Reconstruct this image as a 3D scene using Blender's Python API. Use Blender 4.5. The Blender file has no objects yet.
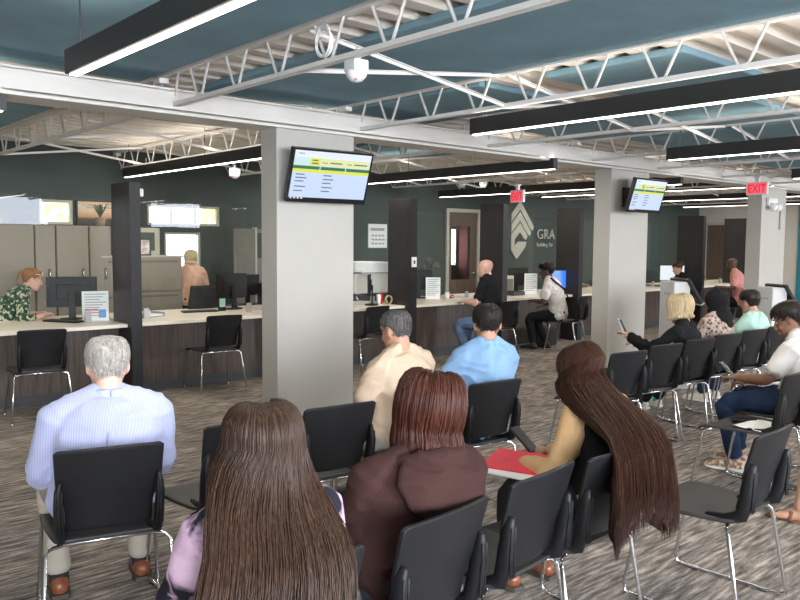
import bpy, math, random
from mathutils import Vector, Matrix, noise
random.seed(7)
S = bpy.context.scene
COL = S.collection
V = Vector
PI = math.pi
R = math.radians

# ---------------------------------------------------------------- materials
MATS = {}
def nodes(name):
    m = bpy.data.materials.new(name); m.use_nodes = True
    nt = m.node_tree
    return m, nt, nt.nodes, nt.links, nt.nodes['Principled BSDF']
def mat(name, col, rough=.5, metal=0., var=.08, scale=8., bump=0., bscale=60., spec=.5, emit=None, stretch=None, sheen=0.):
    if name in MATS: return MATS[name]
    m, nt, N, L, b = nodes(name)
    b.inputs['Roughness'].default_value = rough
    b.inputs['Metallic'].default_value = metal
    b.inputs['Specular IOR Level'].default_value = spec
    tc = N.new('ShaderNodeTexCoord'); mp = N.new('ShaderNodeMapping')
    L.new(tc.outputs['Object'], mp.inputs['Vector'])
    if stretch: mp.inputs['Scale'].default_value = stretch
    nz = N.new('ShaderNodeTexNoise'); nz.inputs['Scale'].default_value = scale; nz.inputs['Detail'].default_value = 4
    L.new(mp.outputs['Vector'], nz.inputs['Vector'])
    cr = N.new('ShaderNodeValToRGB')
    c = V(col)
    cr.color_ramp.elements[0].position = .3; cr.color_ramp.elements[1].position = .7
    cr.color_ramp.elements[0].color = (*[max(0, x*(1-var)) for x in c], 1)
    cr.color_ramp.elements[1].color = (*[min(1, x*(1+var)) for x in c], 1)
    L.new(nz.outputs['Fac'], cr.inputs['Fac']); L.new(cr.outputs['Color'], b.inputs['Base Color'])
    if bump:
        n2 = N.new('ShaderNodeTexNoise'); n2.inputs['Scale'].default_value = bscale; n2.inputs['Detail'].default_value = 3
        L.new(mp.outputs['Vector'], n2.inputs['Vector'])
        bp = N.new('ShaderNodeBump'); bp.inputs['Strength'].default_value = bump; bp.inputs['Distance'].default_value = .01
        L.new(n2.outputs['Fac'], bp.inputs['Height']); L.new(bp.outputs['Normal'], b.inputs['Normal'])
    if sheen: b.inputs['Sheen Weight'].default_value = sheen
    if emit:
        b.inputs['Emission Color'].default_value = (*emit[0], 1); b.inputs['Emission Strength'].default_value = emit[1]
    MATS[name] = m
    return m
def ramp_mat(name, kind, scale, stops, rough=.7, stretch=None, coord='Object', bump=0., rot=None, detail=4, distort=0., interp='LINEAR', metal=0., emit=0.):
    """procedural pattern: a noise / voronoi / wave texture through a colour ramp"""
    if name in MATS: return MATS[name]
    m, nt, N, L, b = nodes(name)
    b.inputs['Roughness'].default_value = rough; b.inputs['Metallic'].default_value = metal
    tc = N.new('ShaderNodeTexCoord'); mp = N.new('ShaderNodeMapping')
    L.new(tc.outputs[coord], mp.inputs['Vector'])
    if stretch: mp.inputs['Scale'].default_value = stretch
    if rot: mp.inputs['Rotation'].default_value = rot
    if kind == 'noise':
        t = N.new('ShaderNodeTexNoise'); t.inputs['Detail'].default_value = detail; t.inputs['Distortion'].default_value = distort; out = t.outputs['Fac']
    elif kind == 'voronoi':
        t = N.new('ShaderNodeTexVoronoi'); out = t.outputs['Distance']
    elif kind == 'cells':
        t = N.new('ShaderNodeTexVoronoi'); out = t.outputs['Color']
    elif kind == 'wave':
        t = N.new('ShaderNodeTexWave'); t.inputs['Distortion'].default_value = distort; t.inputs['Detail'].default_value = 2; out = t.outputs['Fac']
    elif kind == 'gradient':
        t = N.new('ShaderNodeTexGradient'); out = t.outputs['Fac']
    if 'Scale' in t.inputs: t.inputs['Scale'].default_value = scale
    L.new(mp.outputs['Vector'], t.inputs['Vector'])
    cr = N.new('ShaderNodeValToRGB'); cr.color_ramp.interpolation = interp
    el = cr.color_ramp.elements
    el[0].position = stops[0][0]; el[0].color = (*stops[0][1], 1)
    el[1].position = stops[1][0]; el[1].color = (*stops[1][1], 1)
    for p, c in stops[2:]:
        e = el.new(p); e.color = (*c, 1)
    L.new(out, cr.inputs['Fac']); L.new(cr.outputs['Color'], b.inputs['Base Color'])
    if emit:
        L.new(cr.outputs['Color'], b.inputs['Emission Color']); b.inputs['Emission Strength'].default_value = emit
    if bump:
        bp = N.new('ShaderNodeBump'); bp.inputs['Strength'].default_value = bump; bp.inputs['Distance'].default_value = .01
        L.new(out, bp.inputs['Height']); L.new(bp.outputs['Normal'], b.inputs['Normal'])
    MATS[name] = m
    return m
def glass_mat(name, tint=(.97, .987, .983), refl=1.0):
    m = bpy.data.materials.new(name); m.use_nodes = True
    nt = m.node_tree; N = nt.nodes; L = nt.links; N.clear()
    o = N.new('ShaderNodeOutputMaterial'); mx = N.new('ShaderNodeMixShader')
    t = N.new('ShaderNodeBsdfTransparent'); t.inputs['Color'].default_value = (*tint, 1)
    g = N.new('ShaderNodeBsdfGlossy'); g.inputs['Roughness'].default_value = .0
    f = N.new('ShaderNodeFresnel'); f.inputs['IOR'].default_value = 1.5
    
    ge = N.new('ShaderNodeNewGeometry'); iv = N.new('ShaderNodeMath'); iv.operation = 'SUBTRACT'; iv.inputs[0].default_value = 1.; L.new(ge.outputs['Backfacing'], iv.inputs[1])
    ml = N.new('ShaderNodeMath'); ml.operation = 'MULTIPLY'; L.new(f.outputs[0], ml.inputs[0]); L.new(iv.outputs[0], ml.inputs[1])
    L.new(ml.outputs[0], mx.inputs[0]); L.new(t.outputs[0], mx.inputs[1]); L.new(g.outputs[0], mx.inputs[2]); L.new(mx.outputs[0], o.inputs[0])
    MATS[name] = m
    return m

# ---------------------------------------------------------------- mesh builder
class MB:
    def __init__(s): s.v = []; s.f = []
    def add(s, vs, fs):
        o = len(s.v); s.v += [tuple(x) for x in vs]; s.f += [tuple(i+o for i in f) for f in fs]; return s
    def box(s, x0, x1, y0, y1, z0, z1):
        return s.add([(x0,y0,z0),(x1,y0,z0),(x1,y1,z0),(x0,y1,z0),(x0,y0,z1),(x1,y0,z1),(x1,y1,z1),(x0,y1,z1)],
              [(3,2,1,0),(4,5,6,7),(0,1,5,4),(1,2,6,5),(2,3,7,6),(3,0,4,7)])
    def obox(s, M, sx, sy, sz):
        vs = [M @ V((x*sx/2, y*sy/2, z*sz/2)) for z in (-1,1) for x,y in ((-1,-1),(1,-1),(1,1),(-1,1))]
        return s.add(vs, [(3,2,1,0),(4,5,6,7),(0,1,5,4),(1,2,6,5),(2,3,7,6),(3,0,4,7)])
    def loft(s, pts, radii, ref=(1,0,0), n=12, cap=.5, taper=True):
        pts = [V(p) for p in pts]; ref = V(ref); rings = []
        k = len(pts)
        R_ = [(r, r) if not isinstance(r, (tuple, list)) else r for r in radii]
        def frame(i):
            t = (pts[min(i+1, k-1)] - pts[max(i-1, 0)])
            if t.length < 1e-9: t = V((0,0,1))
            t.normalize()
            x = ref - t*ref.dot(t)
            if x.length < 1e-4: x = V((0,1,0)) - t*t.y
            if x.length < 1e-4: x = V((0,0,1)) - t*t.z
            x.normalize(); return t, x, t.cross(x)
        vs = []
        def ring(c, x, y, rx, ry):
            rings.append(len(vs))
            for j in range(n):
                a = 2*PI*j/n; vs.append(c + x*(rx*math.cos(a)) + y*(ry*math.sin(a)))
        for i in range(k):
            t, x, y = frame(i); rx, ry = R_[i]
            if i == 0 and cap: ring(pts[0]-t*(min(rx,ry)*cap*.75), x, y, rx*.65, ry*.65)
            ring(pts[i], x, y, rx, ry)
            if i == k-1 and cap: ring(pts[i]+t*(min(rx,ry)*cap*.75), x, y, rx*.65, ry*.65)
        t0 = frame(0)[0]; t1 = frame(k-1)[0]
        a = len(vs); vs.append(pts[0]-t0*(min(R_[0])*cap)); vs.append(pts[-1]+t1*(min(R_[-1])*cap))
        fs = []
        for i in range(len(rings)-1):
            p, q = rings[i], rings[i+1]
            for j in range(n):
                fs.append((p+j, p+(j+1)%n, q+(j+1)%n, q+j))
        for j in range(n):
            fs.append((a, rings[0]+(j+1)%n, rings[0]+j)); fs.append((a+1, rings[-1]+j, rings[-1]+(j+1)%n))
        return s.add(vs, fs)
    def tube(s, pts, r, n=8): return s.loft(pts, [r]*len(pts), ref=(.3,.2,.9), n=n, cap=.2)
    def cyl(s, c, r, z0, z1, n=20): return s.loft([(c[0],c[1],z0),(c[0],c[1],z1)], [r,r], n=n, cap=0.001)
    def ell(s, c, rx, ry, rz, M=None, nu=14, nv=9):
        vs = []; fs = []; c = V(c)
        for i in range(1, nv):
            th = PI*i/nv
            for j in range(nu):
                a = 2*PI*j/nu
                q = V((rx*math.sin(th)*math.cos(a), ry*math.sin(th)*math.sin(a), -rz*math.cos(th)))
                vs.append(c + (M @ q if M else q))
        for i in range(nv-2):
            for j in range(nu): fs.append((i*nu+j, i*nu+(j+1)%nu, (i+1)*nu+(j+1)%nu, (i+1)*nu+j))
        a = len(vs)
        for z in (-rz, rz): vs.append(c + (M @ V((0,0,z)) if M else V((0,0,z))))
        for j in range(nu):
            fs.append((a, (j+1)%nu, j)); fs.append((a+1, (nv-2)*nu+j, (nv-2)*nu+(j+1)%nu))
        return s.add(vs, fs)
    def sheet(s, nu, nv, fn, thick, d):
        """closed curved sheet; fn(u,v) u,v in 0..1, thickened along d (vector or function)"""
        vs = []
        for k in (0, 1):
            for i in range(nu+1):
                for j in range(nv+1):
                    p = V(fn(i/nu, j/nv)); dd = V(d(i/nu, j/nv)) if callable(d) else V(d)
                    vs.append(p + dd*(thick*k))
        W = nv+1; o = (nu+1)*W; fs = []
        for i in range(nu):
            for j in range(nv):
                a, b, c, e = i*W+j, (i+1)*W+j, (i+1)*W+j+1, i*W+j+1
                fs.append((a, b, c, e)); fs.append((o+e, o+c, o+b, o+a))
        for i in range(nu):
            a, b = i*W, (i+1)*W; fs.append((b, a, o+a, o+b))
            a, b = i*W+nv, (i+1)*W+nv; fs.append((a, b, o+b, o+a))
        for j in range(nv):
            fs.append((j, j+1, o+j+1, o+j)); a = nu*W+j; fs.append((a+1, a, o+a, o+a+1))
        return s.add(vs, fs)
    def prism(s, poly, y0, y1):
        """polygon in x,z extruded along y"""
        n = len(poly)
        vs = [(x,y0,z) for x,z in poly] + [(x,y1,z) for x,z in poly]
        fs = [tuple(range(n)), tuple(range(2*n-1, n-1, -1))] + [(i, i+n, (i+1)%n+n, (i+1)%n) for i in range(n)]
        return s.add(vs, fs)
    def mesh(s, name):
        me = bpy.data.meshes.new(name); me.from_pydata(s.v, [], s.f); me.update(); return me
    def build(s, name, m, parent=None, smooth=False, bevel=0., loc=None, rz=0.):
        me = s.mesh(name); me.materials.append(m)
        ob = bpy.data.objects.new(name, me); COL.objects.link(ob)
        if parent: ob.parent = parent
        if loc: ob.location = loc
        if rz: ob.rotation_euler.z = rz
        if smooth:
            for p in me.polygons: p.use_smooth = True
        if bevel:
            b = ob.modifiers.new('bevel', 'BEVEL'); b.width = bevel; b.segments = 2; b.limit_method = 'ANGLE'
        return ob
def tag(o, label=None, cat=None, group=None, kind=None):
    if label: o['label'] = label
    if cat: o['category'] = cat
    if group: o['group'] = group
    if kind: o['kind'] = kind
    return o
def thing(name, label, cat, loc=(0,0,0), rz=0., group=None):
    o = bpy.data.objects.new(name, None); COL.objects.link(o); o.empty_display_size = .1
    o.location = loc; o.rotation_euler.z = rz
    return tag(o, label, cat, group)
def struct(name, mb, m, **k):
    return tag(mb.build(name, m, **k), kind='structure')
def copy_tree(o, parent=None):
    c = o.copy(); COL.objects.link(c)
    if parent: c.parent = parent
    for ch in list(o.children): copy_tree(ch, c)
    return c
def text_mesh(name, body, size, m, parent=None, loc=(0,0,0), rot=(PI/2,0,0), ext=.003, sx=1., bold=False, align='CENTER'):
    cu = bpy.data.curves.new(name, 'FONT'); cu.body = body; cu.size = size; cu.extrude = ext; cu.align_x = align; cu.resolution_u = 3
    if bold: cu.offset = size*.02
    t = bpy.data.objects.new(name+'_tmp', cu); COL.objects.link(t)
    dg = bpy.context.evaluated_depsgraph_get(); dg.update()
    me = bpy.data.meshes.new_from_object(t.evaluated_get(dg))
    bpy.data.objects.remove(t)
    me.name = name; me.materials.clear(); me.materials.append(m)
    ob = bpy.data.objects.new(name, me); COL.objects.link(ob)
    if parent: ob.parent = parent
    ob.location = loc; ob.rotation_euler = rot; ob.scale.x = sx
    return ob
def remesh(mb, name, m, parent, voxel=.007, smooth=5, folds=0., ffreq=7., seed=0., fstretch=(1,1,1), sf=.5):
    me = mb.mesh(name); ob = bpy.data.objects.new(name, me); COL.objects.link(ob)
    r = ob.modifiers.new('r', 'REMESH'); r.mode = 'VOXEL'; r.voxel_size = voxel
    if smooth:
        q = ob.modifiers.new('s', 'SMOOTH'); q.factor = sf; q.iterations = smooth
    dg = bpy.context.evaluated_depsgraph_get(); dg.update()
    nm = bpy.data.meshes.new_from_object(ob.evaluated_get(dg))
    ob.modifiers.clear(); ob.data = nm; bpy.data.meshes.remove(me); nm.name = name
    if folds:
        off = V((seed*3.1, seed*1.7, seed*.9)); st = V(fstretch)
        nor = [v.normal.copy() for v in nm.vertices]
        for v, n_ in zip(nm.vertices, nor):
            p = v.co*ffreq; p = V((p.x*st.x, p.y*st.y, p.z*st.z)) + off
            w = noise.noise(p + V((0, 0, 1))*noise.noise(p*.6)*1.5)
            d = 1-abs(w)*2.2                      # ridged: soft creases between puffs
            v.co += n_*(folds*(d-.45))
    nm.materials.clear(); nm.materials.append(m)
    for p in nm.polygons: p.use_smooth = True
    if parent: ob.parent = parent
    return ob

# ---------------------------------------------------------------- people
HEAD = [(-.118,.020,.068,.030),(-.104,.042,.083,.005),(-.075,.056,.087,-.040),(-.045,.065,.086,-.068),(-.012,.071,.087,-.088),
        (.02,.0745,.089,-.100),(.05,.076,.090,-.104),(.078,.071,.080,-.098),(.098,.058,.060,-.080),(.111,.038,.030,-.050),(.118,.004,-.006,-.014)]
HEAD = [(a, b_*1.05, c_, d_) for a, b_, c_, d_ in HEAD]
def head_at(z):
    H = HEAD
    if z <= H[0][0]: return H[0][1:]
    for a, b in zip(H, H[1:]):
        if z <= b[0]:
            t = (z-a[0])/(b[0]-a[0]); return tuple(a[i]+(b[i]-a[i])*t for i in (1,2,3))
    return H[-1][1:]
def head_pt(az, z, off=0.):
    w, f, b = head_at(z); cy = (f+b)/2; ry = (f-b)/2
    return V(((w+off)*math.sin(az), cy+(ry+off)*math.cos(az), z + off*max(0., min(1., (z-.05)/.06))))
def ik(a, c, l1, l2, pole):
    a = V(a); c = V(c); d = c-a; L = d.length
    mx = (l1+l2)*.985
    if L > mx: c = a + d*(mx/L); d = c-a; L = mx
    x = (l1*l1-l2*l2+L*L)/(2*L); h = math.sqrt(max(0., l1*l1-x*x))
    u = d/L; p = V(pole); p = p-u*p.dot(u); p.normalize()
    return a+u*x+p*h, c

def person(label, ht, yaw, pose='sit', seat=.45, lean=4, hunch=14, twist=0, head=(0,0,0), hands=None, feet=None, bw=1., skin='skin_light',
           top=None, sleeves='long', bottom=None, shoes=None, hair=None, collar=False, group=None, voxel=.008, side=0., ddepth=1., detail=True,
           socks=None, folds=.013, curl=55, neck_mat=None, pelvis_dy=0., fingers=True, size=.96, seat_at=None):
    """ht = world position of the top of the head; the whole figure is scaled so that the pose reaches it.
    yaw: 0 faces +Y. hands: two wrist targets, feet: two ankle targets, all relative to the point below the pelvis."""
    yw, pt, rl = head
    if hair: ht = (ht[0], ht[1], ht[2]-hair.get('thick',.012)*.8)
    Hm = Matrix.Rotation(R(-yw), 3, 'Z') @ Matrix.Rotation(R(-pt), 3, 'X') @ Matrix.Rotation(R(rl), 3, 'Y')
    def spine(s, q, lean, side):
        P = V((0,0,seat+.085*s)) if pose == 'sit' else V((0,0,.93*s))
        def d(a): return V((math.sin(R(side)), math.sin(R(a)), math.cos(R(a)))).normalized()
        w = P + d(lean)*.17*s*q
        c = w + d(lean+hunch*.4)*.19*s*q
        n = c + d(lean+hunch)*.17*s*q
        h = n + d(lean+hunch*1.3)*.062*s
        hc = h + Hm @ V((0,.015*s,.075*s))
        return P, w, c, n, hc
    q = 1.
    rot_ = Matrix.Rotation(-yaw, 3, 'Z')
    if pose == 'sit':
        s = size
        if seat_at is None: seat_at = (ht[0]-.0, ht[1]-.0); free = True
        else: free = False
        off = rot_ @ V((ht[0]-seat_at[0], ht[1]-seat_at[1], 0))
        for _ in range(60):
            hc = spine(s, q, lean, side)[4]
            q = min(1.12, max(.72, q + (ht[2]-.118*s-hc.z)/.55*.7))
            if not free:
                lean = min(34, max(-9, lean + (off.y-hc.y)*55)); side = min(11, max(-11, side + (off.x-hc.x)*50))
    else:
        lo, hi = .7, 1.25
        for _ in range(30):
            s = (lo+hi)/2
            if spine(s, 1., lean, side)[4].z + .118*s > ht[2]: hi = s
            else: lo = s
    P, w, c, n, hc = spine(s, q, lean, side)
    rot = Matrix.Rotation(yaw, 3, 'Z')
    o = rot @ V((hc.x, hc.y, 0))
    base = V((ht[0]-o.x, ht[1]-o.y, 0))
    print('PERSON %-40s s=%.2f q=%.2f lean=%.0f side=%.0f pelvis=(%.2f,%.2f) miss=%.3f' % (label[:40], s, q, lean, side, base.x, base.y, ht[2]-hc.z-.118*s))
    root = thing('person', label, 'person', base, yaw, group)
    sk = MATS[skin]
    # --- torso
    up = (n-c).normalized()
    bk = bw
    fem = 1.
    sects = [(P-V((0,0,.06*s)), .150*bk, .105), (P, .178*bk, .122*ddepth), (P.lerp(w,.55), .165*bk, .122*ddepth), (w, .155*bk, .116*ddepth), (w.lerp(c,.5), .162*bk, .118*ddepth),
             (c, .172*bk, .118), (c.lerp(n,.42), .172*bk, .108), (c.lerp(n,.72), .145*bk, .088), (n, .072, .066), (n.lerp(hc,.25), .056, .056)]
    def torso(mb, t, last=10, first=0):
        q = sects[first:last]
        mb.loft([a[0] for a in q], [((a[1]+t)*s, (a[2]+t)*s) for a in q], ref=(1,0,0), n=24, cap=.4)
        if last >= 9:
            for k, sg in ((0,-1),(1,1)):
                a = n+up*.022*s+V((sg*.028*s,-.004*s,0)); e = sh[k]+V((0,0,-.004*s))
                mb.loft([a, a.lerp(e,.5)+V((0,0,-.004*s)), e], [(.040+t)*s, (.050+t)*s, (.056+t)*s], ref=(0,1,0), n=14)
    sh = {}; el = {}; wr = {}
    lat = V((1,0,0))
    tw = Matrix.Rotation(R(-twist), 3, 'Z')
    shc = c.lerp(n,.60)
    if hands is None: hands = ((-.09,.30,seat+.17), (.09,.30,seat+.17))
    for k, sg in ((0,-1),(1,1)):
        sh[k] = shc + tw @ V((sg*.158*bk*s, -.002*s, 0))
        el[k], wr[k] = ik(sh[k], hands[k], .285*s, .255*s, (sg*.55, -.55, -.6))
    # --- legs
    hip = {}; kn = {}; an = {}
    if feet is None:
        feet = ((-.13,.46,.085), (.13,.46,.085)) if pose == 'sit' else ((-.10,.0,.085), (.10,.02,.085))
    for k, sg in ((0,-1),(1,1)):
        hip[k] = P + V((sg*.088*bk*s, .01*s, -.005*s))
        kn[k], an[k] = ik(hip[k], V(feet[k]), .43*s, .42*s, (sg*.05, .3, 1.))
    def arm(mb, k, t, upto=2.):
        a, e, q = sh[k], el[k], wr[k]
        pts = [a, a.lerp(e,.25), a.lerp(e,.55), a.lerp(e,.9), e.lerp(q,.08), e.lerp(q,.3), e.lerp(q,.65), q]
        rr = [.058, .054, .048, .042, .041, .041, .034, .026]
        if upto < 1.:
            pts = [a, a.lerp(e,upto*.4), a.lerp(e,upto*.75), a.lerp(e,upto)]; rr = [.058, .054, .052, .052]
        elif upto < 2.:
            pts = pts[:7]+[e.lerp(q,upto-1)]; 
        mb.loft(pts, [(x+t)*s for x in rr], ref=(.2,.9,.3), n=14, cap=.6)
    def leg(mb, k, t, top=True, upto=1.):
        a, e, q = hip[k], kn[k], an[k]
        mb.loft([a, a.lerp(e,.3), a.lerp(e,.65), a.lerp(e,.95), e.lerp(q,.06), e.lerp(q,.3), e.lerp(q,.65), e.lerp(q,upto)],
                [(x+t)*s for x in (.088,.082,.068,.056,.056,.054,.044,.036 if t < .01 else .040)], ref=(1,0,0), n=16, cap=.5)
    b = MB()
    torso(b, -.008)
    # neck + head
    nb = n - up*.03*s
    hb = hc + Hm @ V((0,-.022*s,-.06*s))
    b.loft([nb, n.lerp(hb,.4), hb, hc+Hm@V((0,-.02*s,0))], [.064*s,.054*s,.053*s,.055*s], n=16)
    q = [(hc + Hm @ V((0,(f+bb)/2*s,z*s)), w_*s, (f-bb)/2*s) for z,w_,f,bb in HEAD]
    hx = Hm @ V((1,0,0)); hy = Hm @ V((0,1,0)); hz = Hm @ V((0,0,1))
    vs = []; nn = 24
    for p, rx, ry in q:
        for j in range(nn):
            a = 2*PI*j/nn; vs.append(p + hx*(rx*math.cos(a)) + hy*(ry*math.sin(a)))
    fs = [tuple(range(nn-1,-1,-1)), tuple((len(q)-1)*nn+j for j in range(nn))]
    for i in range(len(q)-1):
        for j in range(nn): fs.append((i*nn+j, i*nn+(j+1)%nn, (i+1)*nn+(j+1)%nn, (i+1)*nn+j))
    b.add(vs, fs)
    hp = lambda x,y,z: hc + Hm @ (V((x,y,z))*s)
    b.loft([hp(0,.083,.02), hp(0,.100,-.008), hp(0,.110,-.028), hp(0,.090,-.040)], [.010*s,.013*s,.016*s,.012*s], n=8)
    for sg in (-1,1):
        b.ell(hp(sg*.076,-.012,-.008), .010*s, .020*s, .033*s, M=Hm@Matrix.Rotation(R(sg*18),3,'Z'))
        b.ell(hp(sg*.030,.080,.034), .024*s, .012*s, .009*s, M=Hm)
        b.ell(hp(sg*.012,.102,-.033), .010*s, .010*s, .008*s, M=Hm)
        b.ell(hp(sg*.040,.060,-.030), .022*s, .022*s, .022*s, M=Hm)
    b.ell(hp(0,.086,-.062), .024*s, .012*s, .006*s, M=Hm); b.ell(hp(0,.084,-.074), .021*s, .012*s, .007*s, M=Hm)
    b.ell(hp(0,.072,-.100), .022*s, .018*s, .016*s, M=Hm)
    for k, sg in ((0,-1),(1,1)):
        arm(b, k, 0); leg(b, k, 0)
        # hand: palm, four unequal bent fingers, a thumb from the side of the palm
        d = (wr[k]-el[k]).normalized()
        side_ = V((sg,0,0)) - d*(sg*d.x)
        if side_.length < .1: side_ = V((0,0,1))-d*d.z
        side_.normalize()
        inn = -side_                                   # thumb side
        pn = d.cross(side_)*sg                         # palm normal
        if pn.z > 0: pn = -pn
        w0 = wr[k]; pa = w0 + d*.05*s; pe = w0 + d*.088*s
        b.loft([w0-d*.01*s, w0+d*.02*s, pa, pe], [(.026*s,.020*s),(.036*s,.017*s),(.041*s,.015*s),(.039*s,.012*s)], ref=side_, n=12)
        if fingers:
            for i, (off, ln) in enumerate(((-.031,.068),(-.0105,.078),(.0105,.073),(.031,.056))):
                st = pe - d*.008*s + inn*(-off*s)
                dd = (d + inn*(-off*2.2)).normalized(); pts = [st-d*.015*s, st]
                for j, (fr, cu) in enumerate(((.45,.35),(.30,.9),(.25,1.25))):
                    a = R(curl)*cu; v = dd*math.cos(a) + pn*math.sin(a)
                    pts.append(pts[-1] + v*(ln*fr*s))
                b.loft(pts, [.0095*s,.0095*s,.0088*s,.0080*s,.0065*s], ref=side_, n=8, cap=.8)
            st = w0 + d*.022*s + inn*.026*s
            b.loft([st-inn*.012*s, st+(inn*.5+d*.6+pn*.3)*.028*s, st+(inn*.35+d*.8+pn*.5)*.05*s, st+(inn*.1+d*.9+pn*.7)*.07*s], [.013*s,.012*s,.0095*s,.007*s], n=8, cap=.8)
        # foot
        f0 = an[k]; sl = f0.z-.085*s
        b.loft([f0+V((0,-.03*s,-.035*s)), f0+V((0,.02*s,-.045*s)), f0+V((sg*.012*s,.09*s,-.058*s)), f0+V((sg*.018*s,.155*s,-.066*s))],
               [(.030*s,.036*s),(.034*s,.036*s),(.040*s,.024*s),(.034*s,.015*s)], ref=(1,0,0), n=12)
    remesh(b, 'body', sk, root, voxel=voxel, smooth=4, sf=.4)
    # --- face
    if detail:
        for sg in (-1,1):
            e_ = MB().ell(hp(sg*.030,.0715,.010), .0125*s, .0125*s, .0105*s, M=Hm, nu=10, nv=7).build('eye', MATS['eye_white'], root, smooth=True)
            MB().ell(hp(sg*.030,.0825,.010), .0050*s, .0022*s, .0050*s, M=Hm, nu=8, nv=5).build('iris', MATS['eye_dark'], e_, smooth=True)
            MB().loft([hp(sg*.014,.0925,.032), hp(sg*.032,.0915,.038), hp(sg*.050,.080,.032)], [.0035*s,.005*s,.003*s], n=6).build('eyebrow', MATS[(hair or {}).get('mat','hair_dark')], root, smooth=True)
        MB().loft([hp(-.023,.0905,-.068), hp(0,.0985,-.066), hp(.023,.0905,-.068)], [(.004*s,.004*s),(.006*s,.0075*s),(.004*s,.004*s)], ref=(0,0,1), n=8).build('lips', MATS['lips'], root, smooth=True)
    # --- clothes
    sd = random.random()*9
    if top:
        t = MB(); torso(t, .012, last=9 if not collar else 9)
        up_ = {'long':1.97, 'short':.72, 'elbow':1.25, 'none':.25}[sleeves]
        for k in (0,1): arm(t, k, .016 if sleeves == 'long' else .018, up_)
        to = remesh(t, 'shirt', MATS[top], root, voxel=voxel*.95, smooth=12, folds=folds, seed=sd, ffreq=8.5)
        if collar:
            cb = MB()
            ring = []
            for j in range(17):
                a = 2*PI*j/16
                ring.append(n + up*(.018*s) + V((math.sin(a)*.068*s, -math.cos(a)*.066*s, .010*s*math.cos(a))))
            cb.loft(ring, [(.022*s,.009*s)]*17, ref=tuple(up), n=8, cap=0.01)
            cb.build('collar', MATS[collar], to, smooth=True)
    if bottom:
        t = MB()
        t.loft([P-V((0,0,.055*s)), P, P.lerp(w,.35)], [(.160*bk*s,.118*s),(.184*bk*s,.132*s*ddepth),(.170*bk*s,.128*s*ddepth)], n=20)
        for k in (0,1): leg(t, k, .016, upto=.93)
        remesh(t, 'trousers', MATS[bottom], root, voxel=voxel, smooth=5, folds=folds*.7, seed=sd+3)
    for k, sg in ((0,-1),(1,1)):
        f0 = an[k]
        if socks:
            MB().loft([f0.lerp(kn[k],.30), f0.lerp(kn[k],.1), f0+V((0,.0,-.03*s)), f0+V((0,.05*s,-.045*s))], [.048*s,.042*s,.042*s,.036*s], n=12).build('sock', MATS[socks], root, smooth=True)
        if shoes:
            u = MB()
            u.loft([f0+V((0,-.052*s,-.045*s)), f0+V((0,-.02*s,-.038*s)), f0+V((0,.03*s,-.036*s)), f0+V((sg*.01*s,.10*s,-.052*s)), f0+V((sg*.016*s,.17*s,-.060*s)), f0+V((sg*.016*s,.195*s,-.064*s))],
                   [(.032*s,.036*s),(.040*s,.048*s),(.042*s,.046*s),(.048*s,.032*s),(.042*s,.024*s),(.026*s,.018*s)], ref=(1,0,0), n=16)
            sh_o = u.build('shoe', MATS[shoes], root, smooth=True)
            so = MB(); zz = max(f0.z-.085*s, .0)
            pr_ = [(-.034,-.075),(.034,-.075),(.046,-.02),(.044,.05),(.056,.12),(.052,.18),(.026,.212),(-.004,.208),(-.032,.17),(-.044,.10),(-.038,.03),(-.044,-.02)]
            m_ = len(pr_)
            vv = [(f0.x+sg*(x+.0)*s, f0.y+y*s, zz+.001) for x,y in pr_]+[(f0.x+sg*x*s, f0.y+y*s, zz+.022*s) for x,y in pr_]
            ff = [tuple(range(m_)), tuple(range(2*m_-1,m_-1,-1))]+[(i,i+m_,(i+1)%m_+m_,(i+1)%m_) for i in range(m_)]
            so.add(vv, ff).build('sole', MATS['sole_'+shoes] if 'sole_'+shoes in MATS else MATS['black_rubber'], sh_o)
    root['_'] = 0; del root['_']
    info = dict(root=root, s=s, P=P, w=w, c=c, n=n, hc=hc, Hm=Hm, sects=sects, sh=sh, el=el, wr=wr, kn=kn, an=an, hp=hp, up=up, base=base, rot=rot)
    if hair: do_hair(info, **hair)
    return info

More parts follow.
